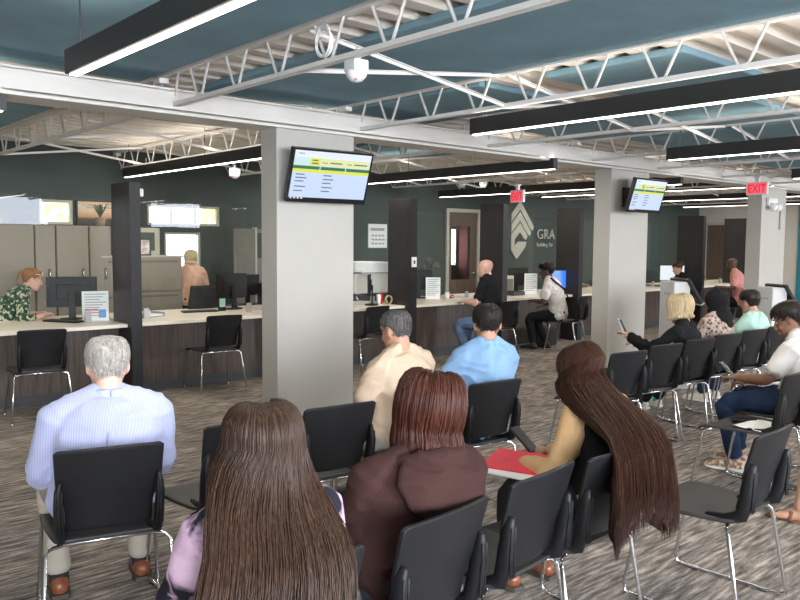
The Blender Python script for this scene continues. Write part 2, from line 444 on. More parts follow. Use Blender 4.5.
def do_hair(I, mat='hair_dark', style='short', length=.4, thick=.012, tufts=350, bald=0., spread=.6, zfront=.062, strands=420, wave=0., back=0., side_drift=0., tl=.022, part=0., gath=0., sr=.0021, tr=.0017, azr=None, hang=.012):
    s, hc, Hm, root = I['s'], I['hc'], I['Hm'], I['root']
    rnd = random.Random(len(I['root'].name)*31+int(hc.z*1e4))
    W = lambda p: hc + Hm @ (p*s)
    def zb(az):                       # hairline height around the head (az 0 = face)
        a = abs((az+PI) % (2*PI) - PI)
        if a < R(48): return zfront - .006*math.cos(a*3)
        if a < R(80): return zfront + (.008-zfront)*(a-R(48))/R(32)
        if a < R(105): return .008 + .012*math.sin((a-R(80))/R(25)*PI)
        return .008 - .075*min(1, (a-R(105))/R(40))
    nu, nv = 48, 12
    ztop = .1175 - bald
    b = MB(); vs = []; fs = []
    for j in range(nv+1):
        for i in range(nu):
            az = 2*PI*i/nu; z0 = zb(az); u = j/nv
            z = z0 + (ztop-z0)*(1-(1-u)**1.5)
            off = (thick if style not in ('long','bob') else thick*.62)*min(1., .15+u*2.2) + thick*.25*noise.noise(V((i*.9, j*.8, hc.x*5)))
            if j == 0: off = -.004
            if bald and u > .7: off *= max(0., (1-u)/.3) ; off -= .003*(u > .95)
            vs.append(W(head_pt(az, z, off)))
    for j in range(nv):
        for i in range(nu): fs.append((j*nu+i, j*nu+(i+1)%nu, (j+1)*nu+(i+1)%nu, (j+1)*nu+i))
    fs.append(tuple(nv*nu+i for i in range(nu)))
    b.add(vs, fs)
    for k in range(tufts):
        az = rnd.random()*2*PI; z0 = zb(az); z = z0 + (.114-z0)*(rnd.random()**.8)
        if bald and z > ztop-.012 and rnd.random() < .55: continue
        p0 = head_pt(az, z, thick*.35); p1 = head_pt(az+rnd.uniform(-.25,.25), z-tl*.75-rnd.random()*tl*.4, thick*1.0+rnd.random()*.004)
        pm = (p0+p1)/2; pm += (pm-V((0,-.01,.0))).normalized()*.004
        b.loft([W(p0), W(pm), W(p1)], [tr*s,tr*.95*s,tr*.3*s], n=4, cap=.3)
    if style in ('long', 'bob', 'pony'):
        # hanging hair: a closed underlying sheet plus many strands over it
        sp = [I['P'], I['w'], I['c'], I['c'].lerp(I['n'],.45), I['n'], I['hc']]
        dp = [.125*s, .125*s, .128*s, .115*s, .075*s, .09*s]
        def backy(z, x):
            if z > sp[-1].z: return 9.
            for (a, ra), (c_, rc) in zip(zip(sp, dp), list(zip(sp, dp))[1:]):
                if z <= c_.z:
                    t = max(0., (z-a.z)/max(1e-6, c_.z-a.z)); y = a.y+(c_.y-a.y)*t - (ra+(rc-ra)*t)
                    return y
            return 9.
        zs_end = .025 if style == 'long' else (-.05 if style != 'pony' else 0.)
        def path(az, u0, L, off, ph):
            """points of one strand starting at the crown"""
            pts = []
            for t in range(7):
                u = u0 + (1-u0)*t/6
                z = .117 + (zs_end-.117)*(u**1.7)
                pts.append(W(head_pt(az, z, off*(.7+.3*u))))
            p = pts[-1].copy()
            a = (az+PI) % (2*PI) - PI
            out = Hm @ V((math.sin(az), math.cos(az), 0)); out.z = 0
            steps = 14 if style == 'long' else 6
            for t in range(1, steps+1):
                f = t/steps
                q = p + V((0,0,-L*f))
                q.x = hc.x + (p.x-hc.x)*(1 + spread*math.sin(min(1., f*1.35)*PI/2)) + side_drift*f + wave*math.sin(f*9+ph)*.012
                q.y = p.y + out.y*.02*f*s
                by = backy(q.z, q.x)
                if style == 'long' and by < 8:
                    lim = by - hang - off*.6
                    # side strands are led behind the shoulder little by little
                    ty = min(q.y, lim + max(0., math.cos(az)+.25)*.05) - back*f
                    k_ = min(1., L*f/.20); k_ = k_*k_*(3-2*k_); q.y = q.y*(1-k_) + ty*k_
                elif style == 'bob':
                    q.x = hc.x + (p.x-hc.x)*(1 + spread*math.sin(f*PI*.9)) ; q.y = p.y + out.y*.018*math.sin(f*PI*.85)*s
                pts.append(q)
            return pts
        if style in ('long','bob'):
            a0, a1 = (R(62), R(298)) if style == 'bob' else (R(78), R(282))
            if azr: a0, a1 = R(azr[0]), R(azr[1])
            na = 30
            grid = [path(a0+(a1-a0)*i/na, 0.1, length*(.97+.03*math.sin(i*2.3)), thick*1.0, i) for i in range(na+1)]
            m_ = len(grid[0])
            vs = []; fs = []
            for g in grid:
                vs += g
            o_ = len(vs)
            for g in grid:                     # inner side
                for p in g:
                    c_ = V((hc.x, hc.y+.02, p.z)); vs.append(p + (c_-p)*.16)
            for i in range(na):
                for t in range(m_-1):
                    a = i*m_+t; fs.append((a, a+1, a+m_+1, a+m_)); fs.append((o_+a+m_, o_+a+m_+1, o_+a+1, o_+a))
                a = i*m_+m_-1; fs.append((a, o_+a, o_+a+m_, a+m_))
            for i in (0, na):
                for t in range(m_-1):
                    a = i*m_+t; fs.append((a, o_+a, o_+a+1, a+1) if i == 0 else (a+1, o_+a+1, o_+a, a))
            b.add(vs, fs)
            for k in range(strands):
                az = a0+(a1-a0)*rnd.random()
                g = path(az, .02+rnd.random()*.5, length*(.82+.25*rnd.random()), thick*(1.0+.55*rnd.random()), rnd.random()*6)
                jit = V((rnd.uniform(-1,1), rnd.uniform(-1,1), 0))*.006
                g = [p + jit*(i/len(g)) + V((noise.noise(V((k*.7,i*.35,0))),noise.noise(V((k*.7,i*.35,9))),0))*.005*(i/len(g)) for i,p in enumerate(g)]
                r0 = sr*(.7+.6*rnd.random())
                b.loft(g, [r0*s]*(len(g)-2)+[r0*.7*s, r0*.2*s], n=4, cap=.3)
    if style in ('pony','bun'):
        if style == 'pony':
            ce = W(V((0,-.105,.055)))
            for k in range(70):
                jx, jz = rnd.uniform(-.022,.022), rnd.uniform(-.02,.02)
                b.loft([W(V((jx*.5,-.09,.06+jz*.4))), W(V((jx,-.135,.05+jz))), W(V((jx*1.3,-.15,-.02+jz)))-V((0,0,.02)), W(V((jx,-.135,-.02)))-V((0,0,length*(.7+.3*rnd.random())))], [.006*s,.006*s,.005*s,.001], n=5)
        else:
            b.ell(W(V((0,-.085,.105))), .05*s, .05*s, .042*s, M=Hm)
            for k in range(60):
                a = rnd.random()*6.28; r = .045+.006*rnd.random(); z = rnd.uniform(-.03,.03); rr = math.sqrt(max(0.,1-(z/.042)**2))*.052
                b.loft([W(V((0,-.085,.105))+V((math.cos(a+d)*rr, math.sin(a+d)*rr, z+d*.004))) for d in (0,.4,.8,1.2)], [.004*s]*4, n=4)
    ob = b.build('hair', MATS[mat], root, smooth=True)
    return ob
LAMP_W = 35.
# ---------------------------------------------------------------- materials used in the place
M = {}
white_steel = mat('white_steel', (.74,.71,.67), .55, var=.05, scale=5)
cream_steel = mat('cream_steel', (.66,.625,.57), .6, var=.06, scale=3)
deck_m = mat('deck_paint', (.74,.68,.61), .7, var=.06, scale=3)
blue_panel = mat('blue_acoustic', (.175,.295,.352), .95, var=.10, scale=2.5, bump=.3, bscale=90)
green_wall = mat('green_wall', (.062,.078,.068), .8, var=.06, scale=2, bump=.05, bscale=120)
grey_paint = mat('grey_paint', (.45,.43,.385), .75, var=.03, scale=2, bump=.04, bscale=150)
cream_wall = mat('cream_wall', (.62,.58,.50), .8, var=.04, scale=2)
teal_wall = mat('teal_wall', (.03,.22,.28), .8, var=.06, scale=2)
black_plastic = mat('black_plastic', (.0105,.0105,.0115), .45, spec=.27, var=.12, scale=6, bump=.12, bscale=350)
black_gloss = mat('black_gloss', (.012,.012,.014), .25)
black_rubber = MATS['black_rubber'] = mat('black_rubber_', (.02,.02,.02), .8)
grey_seat = mat('seat_plastic', (.026,.024,.023), .5, var=.1, scale=6, bump=.12, bscale=350)
chrome = mat('chrome', (.72,.72,.73), .22, metal=1., var=.03)
silver = mat('silver_paint', (.50,.50,.51), .35, metal=.6, var=.03)
lamp_black = mat('lamp_black', (.022,.021,.020), .45)
lamp_glow = mat('lamp_diffuser', (1,1,1), .5, emit=((1.,.93,.82), 7.))
worktop_m = ramp_mat('worktop', 'noise', 40, [(.3,(.76,.69,.58)),(.7,(.82,.755,.65))], rough=.35)
laminate = ramp_mat('dark_laminate', 'noise', 3., [(.30,(.040,.029,.023)),(.5,(.075,.054,.042)),(.72,(.105,.079,.062))], rough=.55, stretch=(14,14,.7), detail=6)
divider_m = ramp_mat('divider_laminate', 'noise', 3., [(.3,(.016,.0135,.013)),(.7,(.032,.027,.025))], rough=.45, stretch=(12,12,.7))
divider_edge = mat('divider_edge', (.012,.012,.013), .5)
base_m = mat('rubber_base', (.055,.058,.062), .7)
tan_steel = mat('tan_steel', (.235,.195,.15), .55, var=.03, scale=3)
tan_dark = mat('tan_shadow', (.14,.12,.095), .6)  # darker tan for the drawer pulls and the organizer slot
white_plastic = mat('white_plastic', (.78,.78,.76), .4, var=.03)
cream_plastic = mat('cream_plastic', (.80,.77,.72), .45, var=.03)
grey_plastic = mat('grey_plastic', (.36,.37,.38), .45)
dark_grey = mat('dark_grey_plastic', (.06,.06,.065), .5)
paper = mat('paper', (.82,.81,.78), .8, var=.03)
ink = mat('ink', (.06,.06,.07), .8)
ink_grey = mat('ink_grey', (.35,.36,.38), .8)
ink_blue = mat('ink_blue', (.15,.35,.65), .8)
ink_red = mat('ink_red', (.75,.12,.10), .7)
wood_door = ramp_mat('door_wood', 'noise', 2.5, [(.3,(.10,.065,.045)),(.7,(.16,.105,.072))], rough=.5, stretch=(10,10,.8))
alu = mat('door_frame_paint', (.50,.47,.40), .5)
glass = glass_mat('clear_glass')
pane_glass = glass_mat('pane_glass', (.9,.94,.93))
day = mat('daylight', (.9,.95,1), .5, emit=((.88,.94,1.), 4.))
foliage = ramp_mat('bright_foliage', 'noise', 9., [(.38,(.9,.95,1.)),(.5,(.85,.78,.30)),(.62,(.55,.60,.22)),(.72,(.9,.9,.85))], rough=.9, emit=2.2)
blind_m = ramp_mat('window_blind', 'wave', 9., [(.2,(.62,.72,.95)),(.8,(.95,.96,1.))], rough=.8, rot=(0,PI/2,0), emit=20.)
yellow = mat('label_yellow', (.85,.75,.05), .6)
orange = mat('orange_cloth', (.85,.35,.06), .8)
red_p = mat('red_plastic', (.75,.03,.04), .4)
screen_base = mat('screen_white', (.03,.03,.03), .3, emit=((.63,.76,1.0), .95))
scr_white = mat('screen_pale', (.03,.03,.03), .3, emit=((.80,.87,1.0), 1.0))
scr_yellow = mat('screen_yellow', (.03,.03,.03), .3, emit=((.80,.86,.02), .95))
scr_pale_y = mat('screen_pale_yellow', (.03,.03,.03), .3, emit=((.82,.86,.42), .95))
scr_green = mat('screen_green', (.02,.03,.02), .3, emit=((.02,.16,.05), 1.))
scr_ink = mat('screen_ink', (.02,.02,.02), .3, emit=((.10,.13,.22), 1.))
scr_mint = mat('screen_mint', (.02,.02,.02), .3, emit=((.65,.88,.90), .95))
scr_blue = mat('screen_blue', (.02,.02,.03), .3, emit=((.04,.22,.95), 1.1))
exit_red = mat('exit_red', (.7,.2,.22), .5, emit=((.9,.10,.15), .6))
exit_letter = mat('exit_letter', (.7,.02,.05), .5, emit=((.75,.0,.015), .7))

# carpet: fine streaks of grey, brown and near-black running along the rows
def carpet_mat():
    m, nt, N, L, b = nodes('carpet')
    b.inputs['Roughness'].default_value = .95; b.inputs['Specular IOR Level'].default_value = .15
    tc = N.new('ShaderNodeTexCoord')
    def nz(scale, st, det):
        mp = N.new('ShaderNodeMapping'); mp.inputs['Scale'].default_value = st
        L.new(tc.outputs['Object'], mp.inputs['Vector'])
        t = N.new('ShaderNodeTexNoise'); t.inputs['Scale'].default_value = scale; t.inputs['Detail'].default_value = det
        L.new(mp.outputs['Vector'], t.inputs['Vector']); return t
    a = nz(5., (1.15, 8.5, 1), 6); c = nz(1.6, (.8, 3., 1), 3); f = nz(60., (1, 2.2, 1), 2)
    r1 = N.new('ShaderNodeValToRGB'); e = r1.color_ramp.elements
    e[0].position = .30; e[0].color = (.075,.064,.056,1); e[1].position = .70; e[1].color = (.53,.465,.405,1)
    k = e.new(.50); k.color = (.245,.214,.188,1)
    L.new(a.outputs['Fac'], r1.inputs['Fac'])
    r2 = N.new('ShaderNodeValToRGB'); e = r2.color_ramp.elements
    e[0].position = .35; e[0].color = (.72,.72,.74,1); e[1].position = .65; e[1].color = (1.15,1.12,1.08,1)
    L.new(c.outputs['Fac'], r2.inputs['Fac'])
    mx = N.new('ShaderNodeMix'); mx.data_type = 'RGBA'; mx.blend_type = 'MULTIPLY'; mx.inputs['Factor'].default_value = 1.
    L.new(r1.outputs['Color'], mx.inputs['A']); L.new(r2.outputs['Color'], mx.inputs['B'])
    r3 = N.new('ShaderNodeValToRGB'); e = r3.color_ramp.elements
    e[0].position = .3; e[0].color = (.75,.75,.75,1); e[1].position = .7; e[1].color = (1.2,1.2,1.2,1)
    L.new(f.outputs['Fac'], r3.inputs['Fac'])
    m2 = N.new('ShaderNodeMix'); m2.data_type = 'RGBA'; m2.blend_type = 'MULTIPLY'; m2.inputs['Factor'].default_value = 1.
    L.new(mx.outputs['Result'], m2.inputs['A']); L.new(r3.outputs['Color'], m2.inputs['B'])
    L.new(m2.outputs['Result'], b.inputs['Base Color'])
    bp = N.new('ShaderNodeBump'); bp.inputs['Strength'].default_value = .5; bp.inputs['Distance'].default_value = .006
    L.new(f.outputs['Fac'], bp.inputs['Height']); L.new(bp.outputs['Normal'], b.inputs['Normal'])
    return m
carpet = carpet_mat()

# ---------------------------------------------------------------- the setting
X0, X1, Y0, Y1 = -4., 20.6, -4., 10.6
struct('floor', MB().box(X0,X1,Y0,Y1+3,-.1,0), carpet)
d = MB()
ys = []; y = Y0
while y < Y1:
    ys += [(y,.0),(y+.09,.0),(y+.12,.042),(y+.21,.042)]; y += .24
vs = []; fs = []
for (yy, zz) in ys: vs += [(X0,yy,2.815+zz),(X1,yy,2.815+zz)]
for i in range(len(ys)-1): fs.append((2*i,2*i+2,2*i+3,2*i+1))
d.add(vs, fs); d.box(X0,X1,Y0,Y1+.1,2.90,2.98)
struct('ceiling', d, deck_m)
def wall_y(name, y0, y1, holes, m, xa=X0, xb=X1, z1=2.9):
    """wall along X with rectangular openings (x0,x1,z0,z1)"""
    w = MB(); holes = sorted(holes); xs = sorted({xa, xb} | {h[0] for h in holes} | {h[1] for h in holes})
    for a, b in zip(xs, xs[1:]):
        hs = sorted([(h[2],h[3]) for h in holes if h[0] <= a+1e-6 and h[1] >= b-1e-6]); z = 0
        for p, q in hs:
            if p > z: w.box(a,b,y0,y1,z,p)
            z = q
        if z < z1: w.box(a,b,y0,y1,z,z1)
    return struct(name, w, m)
back_holes = [(3.25,3.68,1.80,2.12),(4.70,5.84,1.82,2.11),(4.95,5.52,.85,1.72),(10.66,11.60,0,2.26)]
wall_y('wall_back', 10.6, 10.8, back_holes, green_wall)
front_holes = [(-3,-.6,.9,2.65),(.2,2.6,.9,2.65),(3.2,6.5,1.93,2.65),(8.97,10.5,1.93,2.65),(12.6,15.6,.9,2.65)]  # the tall openings are unseen windows added to light the room
wall_y('wall_front', -4.2, -4., front_holes, grey_paint)
struct('wall_left', MB().box(X0-.2,X0,Y0-.2,Y1+.2,0,2.9), grey_paint)
struct('wall_right', MB().box(X1,X1+.2,Y0-.2,Y1+.2,0,2.9), cream_wall)
struct('trim_1', MB().box(X1-.03,X1-.002,4.,7.95,0,2.62), teal_wall)
struct('baseboard_back', MB().box(X0,10.6,10.58,10.6,0,.1), base_m)
struct('baseboard_right', MB().box(X1-.02,X1,8.,10.58,0,.1), base_m)
def window(n, x0, x1, z0, z1, ya, yb, pane_m, mull=0, fm=alu):
    w = tag(bpy.data.objects.new('window_%d' % n, None), kind='structure'); COL.objects.link(w); w.location = ((x0+x1)/2, (ya+yb)/2, z0)
    hx = (x1-x0)/2; h = z1-z0; f = MB(); t = .035; yy = (yb-ya)/2
    f.box(-hx,hx,-yy,yy,0,t).box(-hx,hx,-yy,yy,h-t,h).box(-hx,-hx+t,-yy,yy,t,h-t).box(hx-t,hx,-yy,yy,t,h-t)
    for k in range(mull):
        x = -hx + (k+1)*2*hx/(mull+1); f.box(x-.02,x+.02,-yy*.6,yy*.6,t,h-t)
    f.build('window_frame', fm, w)
    MB().box(-hx+t,hx-t,-.01,.01,t,h-t).build('window_pane', pane_m, w)
    return w
window(1, 3.25,3.68,1.80,2.12, 10.62,10.78, foliage, 0)
window(2, 4.70,5.84,1.82,2.11, 10.62,10.78, foliage, 2)
window(3, 4.95,5.52,.85,1.72, 10.62,10.78, day, 0)
for i, h in enumerate(front_holes):
    window(4+i, *h, -4.18, -4.04, blind_m, 1 if h[1]-h[0] > 2 else 0)

# staff door in the logo wall
dr = tag(bpy.data.objects.new('door_1', None), kind='structure'); COL.objects.link(dr); dr.location = (11.13,10.6,0)
f = MB().box(-.47,-.40,-.04,.12,0,2.26).box(.40,.47,-.04,.12,0,2.26).box(-.40,.40,-.04,.12,2.19,2.26); f.build('door_frame', alu, dr)
sl = MB(); sl.box(-.40,-.30,0,.05,.01,2.19).box(.22,.40,0,.05,.01,2.19).box(-.30,.22,0,.05,.01,.88).box(-.30,.22,0,.05,1.92,2.19); sl.build('door_slab', wood_door, dr)
MB().box(-.30,.22,.02,.03,.88,1.92).build('door_glass', pane_glass, dr)
MB().loft([(.33,-.05,1.0),(.22,-.05,1.0)], [.012,.012]).loft([(.33,.0,1.0),(.33,-.05,1.0)], [.02,.014]).build('door_handle', chrome, dr, smooth=True)
struct('wall_side', MB().box(10.0,14.6,12.9,13.0,0,2.9).box(9.9,10.0,10.8,13.0,0,2.9).box(14.6,14.7,10.8,13.0,0,2.9).box(9.9,14.7,10.8,13,2.9,3.0), cream_wall)
window(10, 12.75,13.28,1.05,1.95, 12.82,12.90, day, 1, white_plastic)  # added glowing panes, standing in for brightness reflected in the glass
window(11, 13.78,14.1,1.0,1.95, 12.82,12.90, day, 0, red_p)
tag(MB().box(13.32,13.62,12.5,12.8,0,2.0).build('storage_locker', mat('brick_red', (.30,.06,.05), .7), bevel=.01), 'dark red locker seen through the glazed staff door', 'locker')

# right wall: office door
dr = tag(bpy.data.objects.new('door_2', None), kind='structure'); COL.objects.link(dr); dr.location = (20.6,9.9,0)
MB().box(-.06,.0,-.50,-.43,0,2.2).box(-.06,0,.43,.50,0,2.2).box(-.06,0,-.43,.43,2.13,2.2).build('door_frame', alu, dr)
MB().box(-.03,0,-.43,.43,.01,2.13).build('door_slab', wood_door, dr)
MB().loft([(-.03,-.36,1.),(-.07,-.36,1.),(-.07,-.25,1.)], [.015,.012,.012]).build('door_handle', chrome, dr, smooth=True)

# beam over the columns
b = MB().box(X0,X1,5.37,5.43,2.50,2.70).box(X0,X1,5.25,5.55,2.495,2.515).box(X0,X1,5.25,5.55,2.655,2.675)
b.box(X0,X1,5.25,5.262,2.53,2.66)
struct('trim_2', b, cream_steel)
def column(x0, x1, label):
    t = thing('column', label, 'column', ((x0+x1)/2, 5.39, 0)); w = (x1-x0)/2
    MB().box(-w,w,-.115,.115,0,2.494).build('shaft', grey_paint, t, bevel=.004)
    MB().box(-w-.008,w+.008,-.123,.123,0,.10).build('baseboard', base_m, t)
    return t
column(3.408, 4.185, 'grey painted rectangular column carrying the larger television')
column(8.09, 8.93, 'grey painted rectangular column behind the empty waiting chairs, with the smaller television')
column(12.22, 13.12, 'grey painted rectangular column beside the EXIT sign and twin-head emergency light')

# open-web roof joists
JX = [2.55, 4.25, 5.88, 7.65, 9.1, 10.85, 12.5, 14.2, 15.9, 17.6, 19.3]
ordn = ['first','second','third','fourth','fifth','sixth','seventh','eighth','ninth','tenth','eleventh']
def joist(x, ya, yb, label, group):
    t = thing('roof_joist', label, 'roof joist', (x, ya, 2.55), 0, group); L = yb-ya
    MB().box(-.030,-.004,.0,L,.225,.255).box(.004,.030,0,L,.225,.255).build('top_chord', white_steel, t)
    MB().box(-.024,-.004,.12,L-.22,0,.026).box(.004,.024,.12,L-.22,0,.026).build('bottom_chord', white_steel, t)
    w = MB(); r = .0095; q = [(0,L,.245),(0,L-.23,.012),(0,L-.25,.012),(0,L-.34,.245)]
    yb_ = L-.64
    while yb_ > .3:
        q += [(0,yb_+.135,.245),(0,yb_+.02,.012),(0,yb_-.02,.012),(0,yb_-.135,.245)]; yb_ -= .487
    q += [(0,.15,.012),(0,.0,.245)]
    w.tube(q, r, 6)
    w.build('web', white_steel, t, smooth=True)
    MB().box(-.035,.035,L-.10,L,.190,.225).build('joist_seat', white_steel, t)
    return t
for i, x in enumerate(JX):
    joist(x, -3.95, 5.53, '%s white open-web roof joist from the left over the waiting chairs' % ordn[i], 'roof joists over the waiting area')
    j = joist(x, 5.57, 10.58, '%s white open-web roof joist from the left, beyond the cream beam over the counters' % ordn[i], 'roof joists over the counters')
# cross bracing bars between the joists
for y, nm in ((3.63,'over the waiting chairs'), (7.6,'over the counters'), (9.6,'near the green back wall')):
    for i in range(len(JX)-2):
        t = MB().obox(Matrix.Identity(4), 0,0,0); t = MB()
        a, b_ = JX[i], JX[i+1]
        def bar(p, q, dy):
            p = V(p); q = V(q); m_ = (p+q)/2; dd = q-p; an_ = math.atan2(dd.z, dd.x)
            t.obox(Matrix.Translation(m_) @ Matrix.Rotation(-an_, 4, 'Y'), dd.length, .022, .004)
            t.obox(Matrix.Translation(m_+V((0,.011,-.010))) @ Matrix.Rotation(-an_, 4, 'Y'), dd.length, .004, .022)
        bar((a+.022,y,2.785),(b_-.022,y,2.57),0); 
        t2 = tag(t.build('cross_brace', white_steel), 'white angle brace falling from the %s to the %s joist, %s' % (ordn[i], ordn[i+1], nm), 'brace', 'cross braces')
        t = MB(); y2 = y+.045
        p, q = V((a+.022,y2,2.57)), V((b_-.022,y2,2.785)); m_ = (p+q)/2; dd = q-p; an_ = math.atan2(dd.z, dd.x)
        t.obox(Matrix.Translation(m_) @ Matrix.Rotation(-an_, 4, 'Y'), dd.length, .022, .004)
        t.obox(Matrix.Translation(m_+V((0,.011,-.010))) @ Matrix.Rotation(-an_, 4, 'Y'), dd.length, .004, .022)
        tag(t.build('cross_brace', white_steel), 'white angle brace rising from the %s to the %s joist, %s' % (ordn[i], ordn[i+1], nm), 'brace', 'cross braces')
# blue acoustic panels under the deck
panels = [(-1.2,.75,-3.6,5.0,'left of the nearest linear light'),(.82,2.47,-3.6,5.66,'over the nearest linear light'),(2.95,4.17,-3.6,5.66,'between the first and second joists'),
          (4.36,5.4,4.0,5.66,'nearest the beam between the second and third joists'),(4.5,5.78,2.45,3.5,'square, between the second and third joists'),
          (6.0,7.5,2.9,5.3,'between the third and fourth joists'),(7.8,8.95,1.6,4.9,'between the fourth and fifth joists'),(9.25,10.7,3.2,5.2,'between the fifth and sixth joists'),
          (11.0,12.3,2.0,5.1,'between the sixth and seventh joists'),(12.7,14.0,2.,5.1,'between the seventh and eighth joists'),
          (3.1,4.15,5.9,7.3,'beyond the beam above the left counter bay'),(6.1,7.5,6.2,8.2,'beyond the beam above the middle counter'),(1.0,2.4,6.6,9.2,'beyond the beam at the far left')]
for (a,b_,c_,e_,nm) in panels:
    tag(MB().box(a,b_,c_,e_,2.770,2.816).build('acoustic_panel', blue_panel, bevel=.012), 'flat blue acoustic ceiling panel, ' + nm, 'ceiling panel', 'blue ceiling panels')
# linear lamps
def lamp(x, ya, yb, label):
    up_ = .13 if x > 12 and ya > 5 else 0.
    t = thing('linear_light', label, 'light', (x, (ya+yb)/2, 2.40+up_), 0, 'hanging linear lights'); h = (yb-ya)/2
    MB().box(-.036,.036,-h,h,.004,.118).build('housing', lamp_black, t)
    MB().box(-.019,.019,-h+.015,h-.015,-.002,.006).build('diffuser', lamp_glow, t)
    MB().box(-.024,.024,-h+.015,h-.015,.110,.1183).build('top_diffuser', lamp_glow, t)  # glowing strip added on top, goes with the uplights that brighten the ceiling
    for y in (-h+.12, 0, h-.12):
        MB().tube([(0,y,.118),(0,y,.418-up_)], .0035, 6).build('suspension_wire', lamp_black, t)
for x, ya, yb, lb in ((1.385,-1.6,3.96,'long black linear light at the top left of the photo, nearest of all'),(4.32,-1.6,4.02,'long black linear light running out of the right edge, between nearest and far ones'),
                      (6.93,-1.2,3.9,'third long black linear light, hanging right of the smaller television'),(9.85,-1.2,3.9,'black linear light whose tip just shows at the right edge near the EXIT sign'),
                      (12.75,-1.2,3.9,'black linear light outside the right edge, farthest over the waiting rows'),
                      (1.42,5.33,10.1,'black linear light cut by the left edge under the beam'),(4.08,5.6,9.85,'black linear light above the left counter bays, running behind the near column'),
                      (6.90,5.2,9.9,'black linear light right of the larger television'),(9.8,5.3,9.9,'black linear light over the logo wall, behind the side-on exit sign'),
                      (12.7,5.3,9.9,'black linear light between the second and third columns, over the far counters'),(15.6,5.3,9.9,'black linear light over the man in pink'),(18.4,5.3,9.9,'added farthest black linear light, brightening the cream wall')):  # the last lamp is added to brighten the far cream wall
    lamp(x, ya, yb, lb)

# ---------------------------------------------------------------- counters, dividers, glass
DX = [3.165, 5.05, 6.955, 8.80, 10.70, 12.62, 14.87, 16.9]
dn = ['left of the near column','behind the near column','with the wall switch, right of the near column','behind the bald man in black','right of the blue computer screen','just right of the second column','behind the woman with the bun','behind the man in the pink shirt']
for i, x in enumerate(DX):
    far = i >= 6
    t = thing('divider_panel', 'tall dark brown counter divider ' + dn[i], 'divider', (x, 7.55, 0), 0, 'counter dividers')
    L = .46 if not far else .55
    MB().box(0,.105,.012,L,0.0,2.17).build('panel', divider_m, t)
    MB().box(-.002,.11,0,.012,0,2.172).build('edge', divider_edge, t)
    MB().box(.0,.108,.012,L,2.17,2.176).build('cap', divider_edge, t)
bays = [(-1.2,3.16),(3.28,5.045),(5.165,6.95),(7.07,8.795),(8.915,10.695),(10.815,12.615),(12.735,14.1),(14.985,16.895),(17.01,19.)]
bn = ['of the woman in the floral blouse','just left of the near column','behind the near column','where the bald man sits','where the person in the white shirt sits','behind the second column','in front of the woman with the bun','where the man in pink sits','at the far end of the row']
for i, (a, b_) in enumerate(bays):
    y = 7.62 if i != 0 else 7.60
    t = thing('service_counter', 'pale topped service counter with dark wood front ' + bn[i], 'counter', ((a+b_)/2, y, 0), 0, 'service counters'); w = (b_-a)/2
    MB().box(-w,w,0.03,1.30,.722,.76).build('worktop', worktop_m, t, bevel=.006)
    MB().box(-w,w,.27,.30,.10,.721).build('front_panel', laminate, t)
    MB().box(-w,w,.26,.30,0,.10).build('toe_kick', base_m, t)
    MB().box(-w,-w+.03,.301,1.1,0,.721).box(w-.03,w,.301,1.1,0,.721).build('side_panel', laminate, t)
    g = thing('glass_screen', 'glass screen on the counter ' + bn[i], 'glass screen', ((a+b_)/2, 8.03, .761), 0, 'counter glass screens')
    MB().box(-w+.01,w-.01,-.005,.005,.10,1.27).build('pane', glass, g)
    for sx in (-w+.25, w-.25): MB().box(sx-.03,sx+.03,-.012,.012,0,.11).build('clamp', silver, g)

